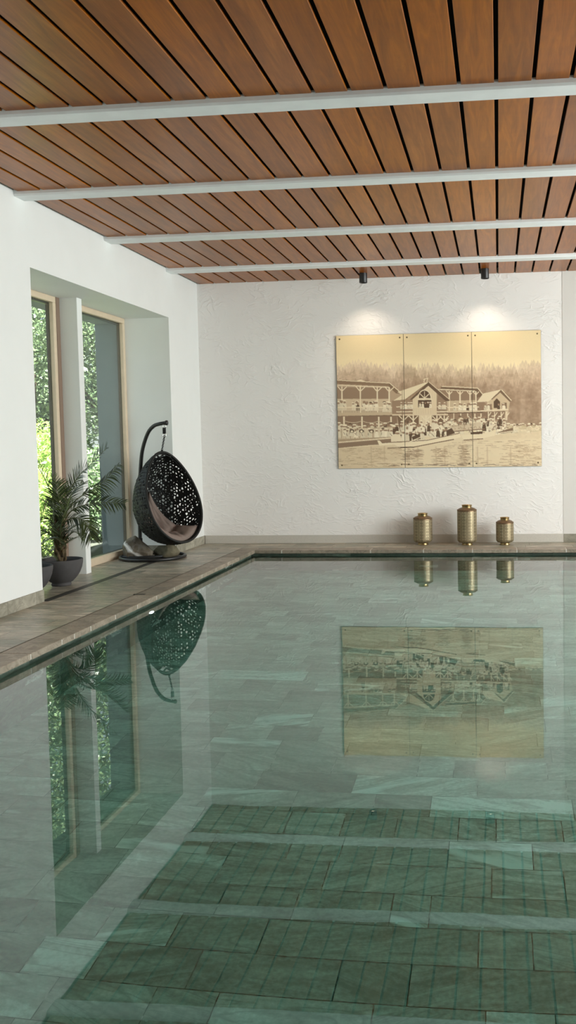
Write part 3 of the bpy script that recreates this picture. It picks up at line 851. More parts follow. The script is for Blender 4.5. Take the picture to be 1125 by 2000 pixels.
PX0, PX1, PZ0, PZ1 = 2.243, 5.446, 1.188, 3.287
px = [PX0, 3.312, 4.378, PX1]
for i in range(3):
    lab = ('left third of the sepia boathouse picture, with the long open pavilion', 'middle third of the sepia boathouse picture, with the gabled main house', 'right third of the sepia boathouse picture, with the small gabled house and dark forest')[i]
    x0, x1 = px[i] + .0016, px[i + 1] - .0016
    t = thing('picture_panel', lab, 'picture', ((x0 + x1) / 2, -.004, PZ0), group='sepia picture panels on the back wall')
    w, h = x1 - x0, PZ1 - PZ0
    bm = bmesh.new(); box(bm, -w / 2, w / 2, -.018, 0, 0, h)
    b_ = obj('backing_panel', bm, M['backing'], t)
    NX, NZ = 180, 340
    U, V = np.meshgrid(np.linspace(0, 1, NX), np.linspace(0, 1, NZ))
    co = np.c_[(U.ravel() - .5) * (w - .004), np.full(U.size, -.0185), h - .002 - V.ravel() * (h - .004)]
    idx = np.arange(NX * NZ).reshape(NZ, NX)
    faces = np.stack([idx[:-1, :-1], idx[1:, :-1], idx[1:, 1:], idx[:-1, 1:]], -1).reshape(-1, 4)
    me = bpy.data.meshes.new('printed_sheet'); me.from_pydata(co.tolist(), [], faces.tolist())
    att = me.color_attributes.new('ink', 'FLOAT_COLOR', 'POINT')
    gu = ((x0 + U * w) - PX0) / (PX1 - PX0)
    colr = sample(gu, V); rgba = np.concatenate([colr, np.ones(colr.shape[:2] + (1,))], -1).astype(np.float32)
    att.data.foreach_set('color', rgba.ravel())
    me.materials.append(M['print'])
    so = bpy.data.objects.new('printed_sheet', me); COL.objects.link(so); so.parent = t
    for sx in (-1, 1):
        for sz in (.055, h - .055):
            bm = bmesh.new(); lathe(bm, [(.001, .004), (.010, .003), (.013, .0), (.013, -.002)], 16, cap_ends=False)
            bmesh.ops.rotate(bm, verts=bm.verts, matrix=Matrix.Rotation(PI / 2, 3, 'X'))
            obj('screw', bm, M['screw'], t, True, (sx * (w / 2 - .055), -.0185, sz))

# ------------------------------------------------------------------ brass lanterns
def lantern(x, y, R_, H_, label, rz=0):
    t = thing('brass_lantern', label, 'lantern', (x, y, 0.0005), rz, 'brass lanterns at the foot of the back wall')
    bm = bmesh.new(); uv = bm.loops.layers.uv.new('UVMap')
    hb = H_ - .045
    prof = [(R_ * .60, .034), (R_ * .80, .040), (R_ * .93, .052), (R_ * .99, .072), (R_, .09)]
    for k in range(1, 9): prof.append((R_, .09 + (hb - .055 - .09) * k / 8))
    lathe(bm, prof, 64, 0, uv, cap_ends=False)
    obj('body', bm, M['brass'], t, True)
    bm = bmesh.new(); z = hb - .055
    lathe(bm, [(R_, z), (R_ * .985, z + .014), (R_ * .95, z + .026), (R_ * .88, z + .038), (R_ * .76, z + .049), (R_ * .6, z + .056), (R_ * .56, z + .058)], 64, cap_ends=False)
    for k in range(44):
        a = 2 * PI * k / 44
        bmesh.ops.create_icosphere(bm, subdivisions=1, radius=R_ * .055, matrix=Matrix.Translation((R_ * .965 * math.cos(a), R_ * .965 * math.sin(a), z + .022)))
    obj('shoulder', bm, M['copper'], t, True)
    bm = bmesh.new(); z = hb - .002
    lathe(bm, [(R_ * .50, z - .02), (R_ * .50, z + .012), (R_ * .50, z + .034), (R_ * .53, z + .041), (R_ * .55, z + .045), (R_ * .53, z + .047), (R_ * .46, z + .045), (R_ * .45, z), (.001, z - .01)], 48, cap_ends=False)
    obj('collar', bm, M['gold'], t, True)
    bm = bmesh.new()
    lathe(bm, [(.001, 0), (R_ * .56, 0), (R_ * .58, .005), (R_ * .55, .014), (R_ * .50, .024), (R_ * .56, .034), (R_ * .62, .036)], 48, cap_ends=False)
    obj('foot', bm, M['gold'], t, True)
lantern(3.597, -.285, .148, .490, 'middle-sized brass lantern with ring pattern, leftmost of the three', .1)
lantern(4.285, -.34, .151, .618, 'tallest brass lantern with ring pattern, between the other two', .5)
lantern(4.862, -.335, .136, .422, 'shortest brass lantern with ring pattern, rightmost of the three', 1.0)

# ------------------------------------------------------------------ hanging egg chair
SX, SY = -.155, -1.845
st = thing('chair_stand', 'black metal stand with curved arm and round base holding the egg chair', 'stand', (SX, SY, 0))
bm = bmesh.new(); n = 64
tube(bm, [(.45 * math.cos(2 * PI * k / n), .45 * math.sin(2 * PI * k / n), .026) for k in range(n)], .024, 10, True)
obj('base_ring', bm, M['black_metal'], st, True)
bm = bmesh.new()
pb = Vector((-.30, .285, 0))
arc = catmull([(-.44, -.07, .026), (-.20, -.13, .026), (.08, -.02, .026), (.20, .16, .026), (.16, .36, .026), (.06, .43, .026)], 8)
tube(bm, arc, .020, 10)
tube(bm, [(-.42, .08, .026), (-.30, .285, .03), (-.26, .36, .026)], .024, 10)
obj('base_brace', bm, M['black_metal'], st, True)
bm = bmesh.new()
hook = Vector((.055 - SX, -1.80 - SY, 1.93))
pole = catmull([pb + Vector((0, 0, .02)), pb + Vector((.005, 0, .4)), pb + Vector((.02, -.02, .85)), pb + Vector((.065, -.03, 1.35)), pb + Vector((.12, -.07, 1.58)), pb + Vector((.225, -.13, 1.79)), pb + Vector((.33, -.18, 1.885)), pb + Vector((.43, -.22, 1.915)), hook + Vector((.035, .01, .0))], 10)
tube(bm, pole, .027, 12)
obj('pole', bm, M['black_metal'], st, True)
bm = bmesh.new(); tube(bm, [pole[-2], pole[-1], pole[-1] + Vector((.012, 0, 0))], .036, 12)
obj('end_cap', bm, M['black_metal'], st, True)
bm = bmesh.new(); tube(bm, [pb + Vector((0, 0, .01)), pb + Vector((.003, 0, .26))], .034, 12)
obj('pole_sleeve', bm, M['black_metal'], st, True)

ph = math.radians(39.5)
toC = Vector((.344, -.939, 0)).normalized(); rgt = Vector((-toC.y, toC.x, 0))
F = toC * math.cos(ph) + rgt * math.sin(ph)
S = -toC * math.sin(ph) + rgt * math.cos(ph)
Zv = Vector((0, 0, 1))
tilt = math.radians(18.6)
Nv = F * math.cos(tilt) + Zv * math.sin(tilt)
Uv = Zv * math.cos(tilt) - F * math.sin(tilt)
PC = Vector((.215, -1.96, .885))
HU, AW, DP = .665, .455, .70
def pod(dx, dy, dz, k=1.0):
    """unit half-sphere direction (side, up, back) -> point on the egg shell, wider towards the bottom"""
    w = AW * (1.0 - .16 * dy - .05 * dy * dy)
    return PC + S * (dx * w * k) + Uv * (dy * HU * k) - Nv * (dz * DP * k * (1 - .10 * dy))
ec = thing('egg_chair', 'black woven wicker egg chair hanging by the window recess', 'hanging chair', PC)
def rim_pt(a): return pod(math.sin(a), math.cos(a), 0) - PC
# geodesic shell, honeycomb weave
def geodesic(nf):
    b0 = bmesh.new(); bmesh.ops.create_icosphere(b0, subdivisions=1, radius=1)
    key = {}; verts = []; tris = []
    def vid(v):
        v = v.normalized(); k = (round(v.x, 4), round(v.y, 4), round(v.z, 4))
        if k not in key: key[k] = len(verts); verts.append(v)
        return key[k]
    for f in b0.faces:
        A, B, C_ = [v.co.copy() for v in f.verts]
        g = {}
        for i in range(nf + 1):
            for j in range(nf + 1 - i):
                g[i, j] = vid(A * ((nf - i - j) / nf) + B * (i / nf) + C_ * (j / nf))
        for i in range(nf):
            for j in range(nf - i):
                tris.append((g[i, j], g[i + 1, j], g[i, j + 1]))
                if i + j < nf - 1: tris.append((g[i + 1, j], g[i + 1, j + 1], g[i, j + 1]))
    b0.free(); return verts, tris
gv, gt = geodesic(15)
rot = Matrix.Rotation(.37, 3, 'X') @ Matrix.Rotation(.21, 3, 'Y')
gv = [rot @ v for v in gv]
adj = {}
cen = []
for ti, t3 in enumerate(gt):
    c = (gv[t3[0]] + gv[t3[1]] + gv[t3[2]]) / 3
    c = c.normalized()
    j = Vector((rnd.uniform(-1, 1), rnd.uniform(-1, 1), rnd.uniform(-1, 1))) * .020
    cen.append((c + j).normalized())
    for v in t3: adj.setdefault(v, []).append(ti)
bm = bmesh.new(); dv = {}
def dvert(i):
    if i not in dv:
        c = cen[i]; d = Vector((c.x, c.y, max(c.z, 0.0)))
        if c.z < 0: d.normalize()
        dv[i] = bm.verts.new(pod(*d) - PC)
    return dv[i]
for v, ts in adj.items():
    nrm = gv[v]
    if nrm.z < -.03 or nrm.y > .958: continue
    ax = (cen[ts[0]] - nrm).normalized(); ay = nrm.cross(ax)
    ts = sorted(ts, key=lambda i: math.atan2((cen[i] - nrm).dot(ay), (cen[i] - nrm).dot(ax)))
    ring = [dvert(i) for i in ts]
    if len(set(ring)) < 3: continue
    ctr = sum((r_.co for r_ in ring), Vector()) / len(ring)
    top = nrm.y > .93
    sc = rnd.uniform(.42, .70) if nrm.y > -.62 else rnd.uniform(.2, .42)
    sh = Vector((rnd.uniform(-1, 1), rnd.uniform(-1, 1), rnd.uniform(-1, 1))) * .004
    inner = [bm.verts.new(ctr + sh + (r_.co - ctr) * sc * rnd.uniform(.9, 1.1)) for r_ in ring]
    n_ = len(ring)
    for k in range(n_):
        try: bm.faces.new((ring[k], ring[(k + 1) % n_], inner[(k + 1) % n_], inner[k]))
        except ValueError: pass
    if rnd.random() < .5:                                        # a strand crossing the hole
        a = rnd.randrange(n_); b2 = (a + n_ // 2) % n_
        tube(bm, [inner[a].co, (inner[a].co + inner[b2].co) / 2 + Nv * rnd.uniform(-.006, .006), inner[b2].co], .0045, 5)
basket = obj('basket', bm, M['wicker'], ec)
sm = basket.modifiers.new('thick', 'SOLIDIFY'); sm.thickness = .016; sm.offset = 0
bm = bmesh.new(); n = 72
tube(bm, [rim_pt(2 * PI * k / n) for k in range(n)], .0175, 10, True)
tube(bm, [rim_pt(2 * PI * k / n) * .975 - Nv * .03 for k in range(n)], .010, 8, True)
obj('rim', bm, M['wicker'], ec, True)
bm = bmesh.new()                                                   # hanging loop at the crown
top = rim_pt(0)
tube(bm, catmull([rim_pt(.34) - Nv * .005, rim_pt(.2) + Uv * .0 - Nv * .05, top - Uv * .055 - Nv * .075, rim_pt(-.2) - Nv * .05, rim_pt(-.34) - Nv * .005], 6), .014, 8)
tube(bm, [top + Vector((0, 0, -.005)), top + Vector((0, 0, .035))], .016, 8)
obj('crown_loop', bm, M['wicker'], ec, True)
hk = Vector((.055, -1.80, 1.93)) - PC
bm = bmesh.new()                                                   # chain
a, b = top + Vector((0, 0, .03)), hk + Vector((0, 0, -.185))
for k in range(9):
    p = a.lerp(b, (k + .5) / 9); ln = (b - a).length / 9 * .78
    ang = (k % 2) * PI / 2
    pts = [p + Vector((math.cos(ang) * .010 * math.sin(q), math.sin(ang) * .010 * math.sin(q), ln * math.cos(q))) for q in [2 * PI * z / 12 for z in range(12)]]
    tube(bm, pts, .0045, 6, True)
obj('chain', bm, M['black_metal'], ec, True)
bm = bmesh.new(); c0 = hk + Vector((0, 0, -.07))
tube(bm, [c0 + Vector((.021 * math.cos(q), .021 * math.sin(q), -q / (2 * PI) * .0105)) for q in [z * PI / 6 for z in range(12 * 8)]], .005, 6)
tube(bm, [c0, c0 + Vector((0, 0, -.085))], .015, 8)
obj('spring', bm, M['spring'], ec, True)
for dz in (-.048, -.175):
    bm = bmesh.new(); c1 = hk + Vector((0, 0, dz))
    tube(bm, [c1 + rgt * (.022 * math.cos(q)) + Zv * (.026 * math.sin(q)) for q in [2 * PI * z / 20 for z in range(20)]], .006, 8, True)
    obj('steel_ring', bm, M['chrome'], ec, True)
bm = bmesh.new(); tube(bm, [hk + Vector((0, 0, .0)), hk + Vector((0, 0, -.03))], .008, 8)
obj('hook', bm, M['black_metal'], ec, True)

# cushion: a puffy pad lying in the lower part of the shell
bm = bmesh.new()
NA, NB = 44, 40
grid = {}
def cush_dir(u, v):                 # u across -1..1, v from rim 0 to back 1
    a = PI + .10 + u * .92 * (1 - .12 * v)
    s = .06 + v * 1.20
    lift = (.46 - .22 * u) * v * v
    d = Vector((math.sin(a) * math.cos(s), math.cos(a) * math.cos(s), math.sin(s)))
    d.y += lift
    return d.normalized()
for side in (0, 1):
    for i in range(NA + 1):
        for j in range(NB + 1):
            u, v = i / NA * 2 - 1, j / NB
            e = (1 - abs(u) ** 4) * (1 - abs(2 * v - 1) ** 5)
            e = max(0, e) ** .5
            d = cush_dir(u, v)
            kk = .955
            th = 0
            if side:
                th = .20 * e
                th -= .075 * math.exp(-((v - .46 - .05 * math.sin(u * 3)) / .05) ** 2) * e          # fold between seat and back
                th -= .040 * math.exp(-((u - .12 - .5 * (v - .5)) / .05) ** 2) * e
                th -= .030 * math.exp(-((u + .45 + .6 * (v - .3)) / .05) ** 2) * e
                th += .042 * mnoise.noise(Vector((u * 2.4, v * 3.4, 1.3))) * e
                th += .022 * mnoise.noise(Vector((u * 7, v * 8, 4.3))) * e
            grid[side, i, j] = bm.verts.new(pod(d.x, d.y, d.z, kk - th) - PC)
for side in (0, 1):
    for i in range(NA):
        for j in range(NB):
            q = [grid[side, i, j], grid[side, i + 1, j], grid[side, i + 1, j + 1], grid[side, i, j + 1]]
            bm.faces.new(q if side else q[::-1])
bmesh.ops.remove_doubles(bm, verts=bm.verts, dist=.0008)
cu = obj('seat_cushion', bm, M['cushion'], None, True, PC)
tag(cu, 'taupe grey padded cushion lying inside the hanging egg chair', 'cushion')

# ------------------------------------------------------------------ rocks on the stand base
def rock(name, loc, size, mat, label, seed, cuts=9):
    bm = bmesh.new(); bmesh.ops.create_icosphere(bm, subdivisions=5, radius=1)
    r = random.Random(seed)
    pl = []
    for k in range(cuts):
        nn = Vector((r.uniform(-1, 1), r.uniform(-1, 1), r.uniform(-.4, 1))).normalized(); pl.append((nn, r.uniform(.55, .82)))
    for v in bm.verts:
        p = v.co
        for nn, d in pl:
            e = p.dot(nn) - d
            if e > 0: p -= nn * e * .92
        p *= 1 + .05 * mnoise.noise(p * 3 + Vector((seed, 0, 0))) + .025 * mnoise.noise(p * 9)
        v.co = Vector((p.x * size[0], p.y * size[1], max(p.z, -.62) * size[2] + .62 * size[2]))
    o = obj(name, bm, mat, None, True, loc); tag(o, label, 'rock'); return o
rock('rock', (-.385, -1.83, .003), (.235, .185, .200), M['rock1'], 'large rock with white quartz band on the chair stand base', 5)
rock('rock', (-.02, -1.70, .003), (.205, .15, .125), M['rock2'], 'low brown rock under the egg chair, right of the white banded rock', 11)

# ------------------------------------------------------------------ potted palms
def pot_parts(t, R_=.25, H_=.31):
    bm = bmesh.new()
    k = R_ / .25
    prof = [(.001, .0), (.105 * k, .0), (.112 * k, .006), (.112 * k, .022), (.104 * k, .034), (.13 * k, .050), (.175 * k, .095), (.212 * k, .150), (.236 * k, .210), (.247 * k, .265), (R_, H_ - .005), (R_ - .004, H_), (R_ - .018, H_), (R_ - .022, H_ - .01), (R_ - .028, H_ - .05)]
    lathe(bm, prof, 64, cap_ends=False)
    obj('pot', bm, M['pot'], t, True)
    bm = bmesh.new(); lathe(bm, [(.001, H_ - .035), (.1, H_ - .04), (R_ - .024, H_ - .045)], 40, cap_ends=False)
    obj('soil', bm, M['soil'], t, True)

def frond(t, pts, leaf=.20, width=.0076, droop=.35, bare=.25, up=.5, seed=0, n=26, r0=.007, twist=0.):
    r = random.Random(seed)
    P = catmull(pts, 12); pts_, T_, N_ = frame_dirs(P)
    m = len(pts_)
    bm = bmesh.new(); lay = tint_layer(bm)
    tube(bm, P, [r0 * (1 - .8 * i / (m - 1)) + .001 for i in range(m)], 6, mi=1)
    L = [0]
    for i in range(1, m): L.append(L[-1] + (pts_[i] - pts_[i - 1]).length)
    for q in range(n):
        s = bare + (1 - bare) * (q + .5) / n
        d = s * L[-1]
        i = max(k for k in range(m) if L[k] <= d + 1e-9); i = min(i, m - 2)
        f_ = (d - L[i]) / max(1e-6, L[i + 1] - L[i]); c = pts_[i].lerp(pts_[i + 1], f_); tg = T_[i]
        side = tg.cross(Vector((0, 0, 1)))
        if side.length < .15: side = Vector((.8, -.6, 0))
        side.normalize(); side = (Matrix.Rotation(twist, 3, tg) @ side); upv = side.cross(tg).normalized()
        ll = leaf * (.55 + .9 * math.sin(PI * min(1, .18 + .78 * (s - bare) / (1 - bare)))) * r.uniform(.8, 1.1)
        for sg in (-1, 1):
            if r.random() < .06: continue
            dirv = (tg * r.uniform(.55, .85) + side * sg * r.uniform(.55, .85) + upv * up * r.uniform(.5, 1.2)).normalized()
            w = width * r.uniform(.75, 1.1)
            wn = dirv.cross(upv); wn = wn.normalized() if wn.length > .05 else side
            rows = []
            for k in range(5):
                u = k / 4
                ctr = c + dirv * (ll * u) + Vector((0, 0, -droop * ll * u * u))
                hw = w * (.55, 1.0, .85, .55, .04)[k]
                rows.append((bm.verts.new(ctr - wn * hw + upv * hw * .35), bm.verts.new(ctr), bm.verts.new(ctr + wn * hw + upv * hw * .35)))
            tone = r.random()
            for k in range(4):
                for e in (0, 1):
                    f = bm.faces.new((rows[k][e], rows[k][e + 1], rows[k + 1][e + 1], rows[k + 1][e])); paint(f, lay, (tone, tone, tone)); f.smooth = True
    return obj('frond', bm, [M['palm'], M['petiole']], t)

def trunk(t, z0, z1, r0, r1, seed):
    r = random.Random(seed); bm = bmesh.new()
    tube(bm, [(0, 0, z0 + (z1 - z0) * k / 6) for k in range(7)], [r0 + (r1 - r0) * k / 6 for k in range(7)], 12)
    for k in range(34):                                            # cut leaf bases
        a = k * 2.4; z = z0 + (z1 - z0) * (k / 34) * .95; rr = r0 + (r1 - r0) * k / 34
        d = Vector((math.cos(a), math.sin(a), 0))
        tube(bm, [d * rr * .7 + Vector((0, 0, z)), d * (rr + .016) + Vector((0, 0, z + .05)), d * (rr + .022) + Vector((0, 0, z + .10 + r.random() * .03))], [.020, .016, .004], 6)
    return obj('trunk', bm, M['trunk'], t, True)

PP = Vector((-.33, -4.27, 0))
pl = thing('potted_palm', 'tall potted palm in a charcoal bowl in front of the white column', 'potted plant', PP)
pot_parts(pl)
trunk(pl, .265, .80, .046, .026, 3)
def at(x, y, Y):                                                    # metres measured in the plane Y, relative to the pot
    return (x - PP.x, Y - PP.y, y)
c0 = (0, 0, .62); c1 = (.0, 0, .5); c2 = (0, 0, .72)
specs = [
    ([c2, (.10, .02, 1.05), (.24, .05, 1.28), (.36, .03, 1.38), (.60, .02, 1.60)], dict(leaf=.15, bare=.28, droop=.1, up=.3, n=36, twist=.9)),
    ([c2, (.12, .10, .95), (.28, .16, 1.08), (.44, .20, 1.18), (.66, .22, 1.40)], dict(leaf=.145, bare=.42, droop=.5, up=.0, n=30, twist=.9)),
    ([c0, (.14, .0, .86), (.36, .0, .95), (.56, .0, .97), (.80, .0, .955)], dict(leaf=.135, bare=.3, droop=.25, up=.2, n=36, twist=1.0)),
    ([c1, (.08, -.12, .70), (.18, -.24, .84), (.29, -.34, 1.02)], dict(leaf=.15, bare=.4, droop=.0, up=.9, n=13, width=.005)),
    ([c0, (.12, -.06, .76), (.26, -.10, .80), (.38, -.12, .74), (.45, -.14, .58)], dict(leaf=.155, bare=.25, droop=.5, up=.2, n=30, twist=.8)),
    ([(0, 0, .40), (.07, -.10, .47), (.17, -.18, .53), (.29, -.24, .58)], dict(leaf=.11, bare=.3, droop=.1, up=.2, n=12, width=.006)),
    ([c2, (-.04, .0, .95), (-.12, -.01, 1.18), (-.20, -.03, 1.36), (-.27, -.04, 1.45)], dict(leaf=.15, bare=.25, droop=.15, up=.4, n=22, width=.006)),
    ([c0, (-.06, .05, .84), (-.16, .08, .95), (-.29, .08, 1.02)], dict(leaf=.17, bare=.2, droop=.5, up=.4, n=20)),
    ([c1, (-.08, .02, .72), (-.18, .02, .78), (-.30, .0, .72)], dict(leaf=.17, bare=.2, droop=.5, up=.3, n=20)),
    ([c2, (-.02, .02, .95), (-.05, .03, 1.12), (-.08, .03, 1.28)], dict(leaf=.19, bare=.15, droop=.2, up=.3, n=24)),
    ([c2, (.03, -.05, .95), (.06, -.12, 1.1), (.08, -.20, 1.22)], dict(leaf=.17, bare=.2, droop=.2, up=.4, n=22)),
    ([c2, (.02, .16, .95), (.05, .32, 1.10), (.10, .48, 1.18)], dict(leaf=.18, bare=.2, droop=.3, up=.4, n=22)),
    ([c1, (.10, .08, .66), (.24, .12, .70), (.34, .14, .60)], dict(leaf=.17, bare=.2, droop=.5, up=.3, n=20)),
    ([c0, (.06, .03, .82), (.14, .05, .93), (.24, .06, .98)], dict(leaf=.18, bare=.2, droop=.35, up=.4, n=20)),
    ([(0, 0, .42), (-.02, -.05, .62), (-.03, -.08, .82), (-.02, -.10, .98)], dict(leaf=.15, bare=.1, droop=.2, up=.3, n=30)),
    ([(0, 0, .42), (.03, -.04, .60), (.05, -.06, .80), (.08, -.08, .95)], dict(leaf=.15, bare=.1, droop=.2, up=.3, n=30)),
    ([(0, 0, .42), (-.07, -.02, .56), (-.15, -.03, .62), (-.24, -.04, .56)], dict(leaf=.17, bare=.2, droop=.4, up=.3, n=22)),
    ([(0, 0, .42), (.07, .03, .55), (.15, .05, .62), (.22, .06, .58)], dict(leaf=.17, bare=.2, droop=.4, up=.3, n=22)),
]
for i, (p, kw) in enumerate(specs): frond(pl, p, seed=20 + i, **kw)

p2 = thing('potted_palm', 'low potted palm in a charcoal bowl, half hidden by the near wall corner', 'potted plant', (-.405, -4.86, 0))
pot_parts(p2)
trunk(p2, .265, .42, .04, .025, 9)
for i, (p, kw) in enumerate([
    ([(0, 0, .40), (.10, .10, .55), (.20, .18, .60), (.29, .22, .54)], dict(leaf=.15, bare=.3, droop=.4, up=.2, n=16)),
    ([(0, 0, .40), (.04, .06, .60), (.10, .10, .80), (.16, .12, .98)], dict(leaf=.14, bare=.5, droop=.2, up=.3, n=14)),
    ([(0, 0, .40), (-.10, .06, .60), (-.20, .08, .72), (-.28, .08, .70)], dict(leaf=.15, bare=.25, droop=.4, up=.3, n=16)),
    ([(0, 0, .40), (-.02, -.10, .58), (-.04, -.22, .64), (-.06, -.30, .58)], dict(leaf=.15, bare=.25, droop=.4, up=.3, n=16)),
    ([(0, 0, .40), (.08, -.02, .50), (.18, -.02, .52), (.27, .02, .44)], dict(leaf=.14, bare=.3, droop=.4, up=.2, n=14)),
]): frond(p2, p, seed=60 + i, **kw)

# ------------------------------------------------------------------ garden outside the windows
bm = bmesh.new()
quad(bm, [(-40, -30, -.12), (XO - .01, -30, -.12), (XO - .01, 40, -.12), (-40, 40, -.12)])
struct('garden_ground', bm, M['lawn'], label='dark planted ground outside the windows', cat='ground')
LEAFM = dict(
    bright=m_leaf('bright_leaf', srgb(112, 146, 62), srgb(184, 200, 124), .45, .25, .8),
    mid=m_leaf('mid_leaf', srgb(74, 94, 66), srgb(136, 154, 116), .35, .2, 1),
    deep=m_leaf('deep_leaf', srgb(56, 72, 56), srgb(110, 130, 104), .3, .2, 1))
def leafy(name, loc, blobs, nleaf, size, mat, label, cat, seed, trunk_h=None):
    t = thing(name, label, cat, loc)
    r = random.Random(seed); bm = bmesh.new(); lay = tint_layer(bm)
    tot = sum(b_[3] * b_[4] * b_[5] for b_ in blobs)
    for (bx, by, bz, rx, ry, rz) in blobs:
        for k in range(int(nleaf * rx * ry * rz / tot)):
            d = Vector((r.gauss(0, 1), r.gauss(0, 1), r.gauss(0, 1))).normalized() * (r.random() ** .45)
            p = Vector((bx + d.x * rx, by + d.y * ry, max(.02, bz + d.z * rz)))
            a = Vector((r.gauss(0, 1), r.gauss(0, 1), r.gauss(0, .7))).normalized()
            b2 = a.cross(Vector((r.gauss(0, 1), r.gauss(0, 1), r.gauss(0, 1)))).normalized()
            s = size * r.uniform(.6, 1.2)
            vs = [bm.verts.new(p + a * (s * u) + b2 * (s * w)) for u, w in ((-.55, 0), (-.1, -.26), (.35, -.16), (.6, 0), (.35, .16), (-.1, .26))]
            f = bm.faces.new(vs); tn = r.random(); paint(f, lay, (tn, tn, tn))
    o = obj('foliage', bm, LEAFM[mat], t)
    bm = bmesh.new()
    if trunk_h:
        tube(bm, [(0, 0, 0), (.05, .03, trunk_h * .5), (0, .05, trunk_h)], [.16, .13, .07], 10)
        for k in range(6):
            a = k * 1.05; tube(bm, [(0, .04, trunk_h * .75), (math.cos(a) * .7, math.sin(a) * .7, trunk_h * 1.1), (math.cos(a) * 1.4, math.sin(a) * 1.4, trunk_h * 1.35)], [.06, .045, .02], 7)
        obj('trunk', bm, M['bark'], t, True)
    else:
        for k in range(7):
            a = k * .9; tube(bm, [(0, 0, 0), (math.cos(a) * .2, math.sin(a) * .2, .4), (math.cos(a) * .45, math.sin(a) * .45, .9)], [.02, .015, .008], 6)
        obj('stems', bm, M['bark'], t, True)
G0 = -.12
leafy('garden_bush', (-2.55, -.45, G0), [(0, 0, .55, .75, .8, .62), (-.1, .2, .9, .6, .7, .5)], 6500, .075, 'bright', 'light green bush nearest outside the left-hand window', 'bush', 1)
leafy('garden_bush', (-4.5, 3.0, G0), [(0, 0, .9, 1.1, 1.2, 1.15), (0, .2, 1.6, .8, .8, .7)], 9500, .09, 'bright', 'tall yellow green shrub farther back beyond the left-hand window', 'bush', 3)
leafy('garden_bush', (-2.55, 2.1, G0), [(0, 0, .8, .8, 1.2, .95)], 7500, .085, 'mid', 'rounded shrub in the garden beyond the right-hand window', 'bush', 4)
leafy('garden_tree', (-7.4, 8.7, G0), [(0, 0, 2.6, 1.7, 1.7, 1.5), (.4, -.4, 4.4, 1.6, 1.6, 1.4), (-.3, .2, 6.6, 1.6, 1.6, 1.5), (0, .2, 8.8, 1.4, 1.4, 1.4), (0, 0, 10.8, 1.1, 1.1, 1.2)], 19000, .115, 'mid', 'tall leafy tree high beyond the left-hand window', 'tree', 5, 2.6)
leafy('garden_tree', (-4.2, 6.4, G0), [(0, 0, 3.0, 1.6, 1.7, 1.6), (.3, -.4, 4.8, 1.5, 1.5, 1.4), (0, 0, 6.8, 1.5, 1.5, 1.6), (0, 0, 8.8, 1.2, 1.2, 1.2)], 19000, .115, 'mid', 'mid green tree high beyond the right-hand window', 'tree', 6, 2.6)
leafy('garden_tree', (-12.0, 16.5, G0), [(0, 0, 3.6, 3.2, 3.2, 2.4), (0, 0, 1.6, 2.4, 2.4, 1.4), (0, 0, 6.8, 3.0, 3.0, 2.4), (0, 0, 10.4, 2.6, 2.6, 2.4), (0, 0, 13.6, 2.0, 2.0, 2.0)], 13000, .26, 'deep', 'broad dark tree farthest back in the garden', 'tree', 7, 3.0)

# ------------------------------------------------------------------ light
def area(name, loc, rot, sx, sy, e, col):
    L = bpy.data.lights.new(name, 'AREA'); L.shape = 'RECTANGLE'; L.size = sx; L.size_y = sy; L.energy = e; L.color = col
    o = bpy.data.objects.new(name, L); COL.objects.link(o); o.location = loc; o.rotation_euler = rot; return o
for i, (a, b) in enumerate(wins):
    area('window_daylight', (RX + .2, (a + b) / 2, (WZ0 + WZ1) / 2), (0, PI / 2, 0), WZ1 - WZ0 - .1, b - a - .1, WIN_E[i] if 'WIN_E' in globals() else (610, 225, 100)[i], (.95, 1.0, .99))
S_ = bpy.data.lights.new('sun', 'SUN'); S_.energy = 72; S_.angle = .01; S_.color = (1, .96, .86)
so = bpy.data.objects.new('sun', S_); COL.objects.link(so); so.rotation_euler = (Vector((-.22, .20, -.95))).to_track_quat('-Z', 'Y').to_euler()

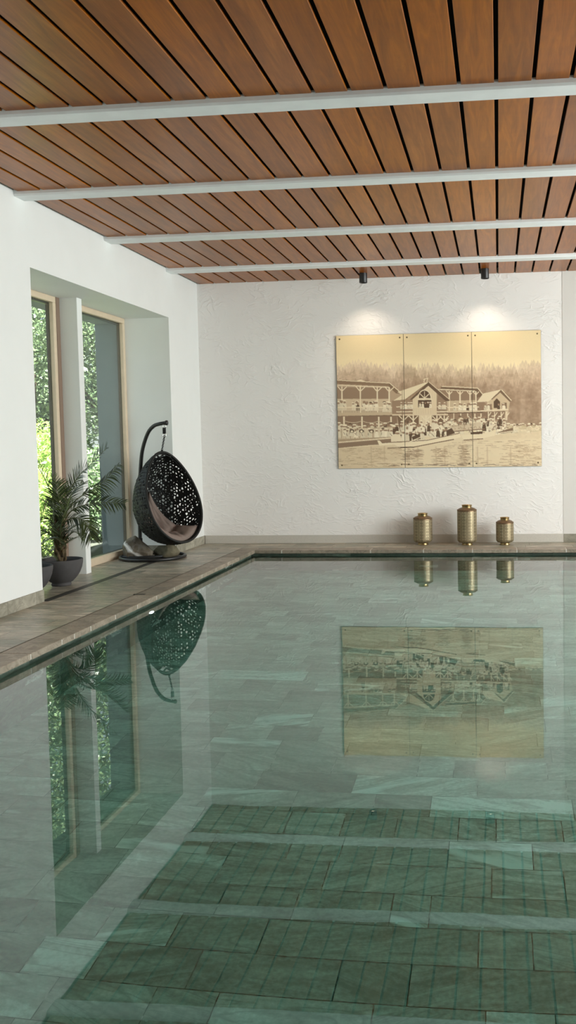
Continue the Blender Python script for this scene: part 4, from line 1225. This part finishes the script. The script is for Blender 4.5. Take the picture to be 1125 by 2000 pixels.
w = bpy.data.worlds.new('sky'); SC.world = w; w.use_nodes = True
nt = w.node_tree; nt.nodes.clear()
sky = nt.nodes.new('ShaderNodeTexSky'); sky.sky_type = 'NISHITA'; sky.sun_disc = False; sky.sun_elevation = math.radians(50); sky.sun_rotation = math.radians(120); sky.air_density = 1.2; sky.dust_density = 2.5
bg = nt.nodes.new('ShaderNodeBackground'); bg.inputs[1].default_value = .8
haze = nt.nodes.new('ShaderNodeMix'); haze.data_type = 'RGBA'; haze.inputs[0].default_value = .85; haze.inputs[7].default_value = (1.0, 1.02, 1.0, 1)
wo = nt.nodes.new('ShaderNodeOutputWorld')
nt.links.new(sky.outputs[0], haze.inputs[6]); nt.links.new(haze.outputs[2], bg.inputs[0]); nt.links.new(bg.outputs[0], wo.inputs[0])

# ------------------------------------------------------------------ camera
Cam = bpy.data.cameras.new('camera'); co_ = bpy.data.objects.new('camera', Cam); COL.objects.link(co_)
FPX, PPX, PPY = 1800.006, 779.506, 964.965
yaw, pitch, roll = -.1083, -.0600, -.0165
Cam.sensor_fit = 'VERTICAL'; Cam.sensor_height = 36; Cam.sensor_width = 36 * 1125 / 2000
Cam.lens = FPX / 2000 * 36
Cam.shift_x = (562.5 - PPX) / 2000; Cam.shift_y = (PPY - 1000) / 2000
Cam.clip_start = .05; Cam.clip_end = 200
fw = Vector((math.sin(yaw) * math.cos(pitch), math.cos(yaw) * math.cos(pitch), math.sin(pitch)))
r0 = Vector((math.cos(yaw), -math.sin(yaw), 0)); u0 = r0.cross(fw)
r1 = r0 * math.cos(roll) + u0 * math.sin(roll); u1 = -r0 * math.sin(roll) + u0 * math.cos(roll)
m = Matrix((r1, u1, -fw)).transposed().to_4x4(); m.translation = (4.7809, -14.5058, 1.65)
co_.matrix_world = m
SC.camera = co_

# ------------------------------------------------------------------ look
vs = SC.view_settings
vs.view_transform = 'Standard'; vs.look = 'None'; vs.gamma = 1; vs.use_curve_mapping = False; vs.exposure = .25
try:
    SC.cycles.use_denoising = True
    SC.cycles.denoiser = 'OPENIMAGEDENOISE'
    SC.cycles.max_bounces = 14; SC.cycles.diffuse_bounces = 6; SC.cycles.glossy_bounces = 6; SC.cycles.transmission_bounces = 10; SC.cycles.transparent_max_bounces = 12; SC.cycles.volume_bounces = 0
    SC.cycles.caustics_reflective = True; SC.cycles.caustics_refractive = True
    SC.cycles.sample_clamp_indirect = 8
except Exception as ex:
    print(ex)
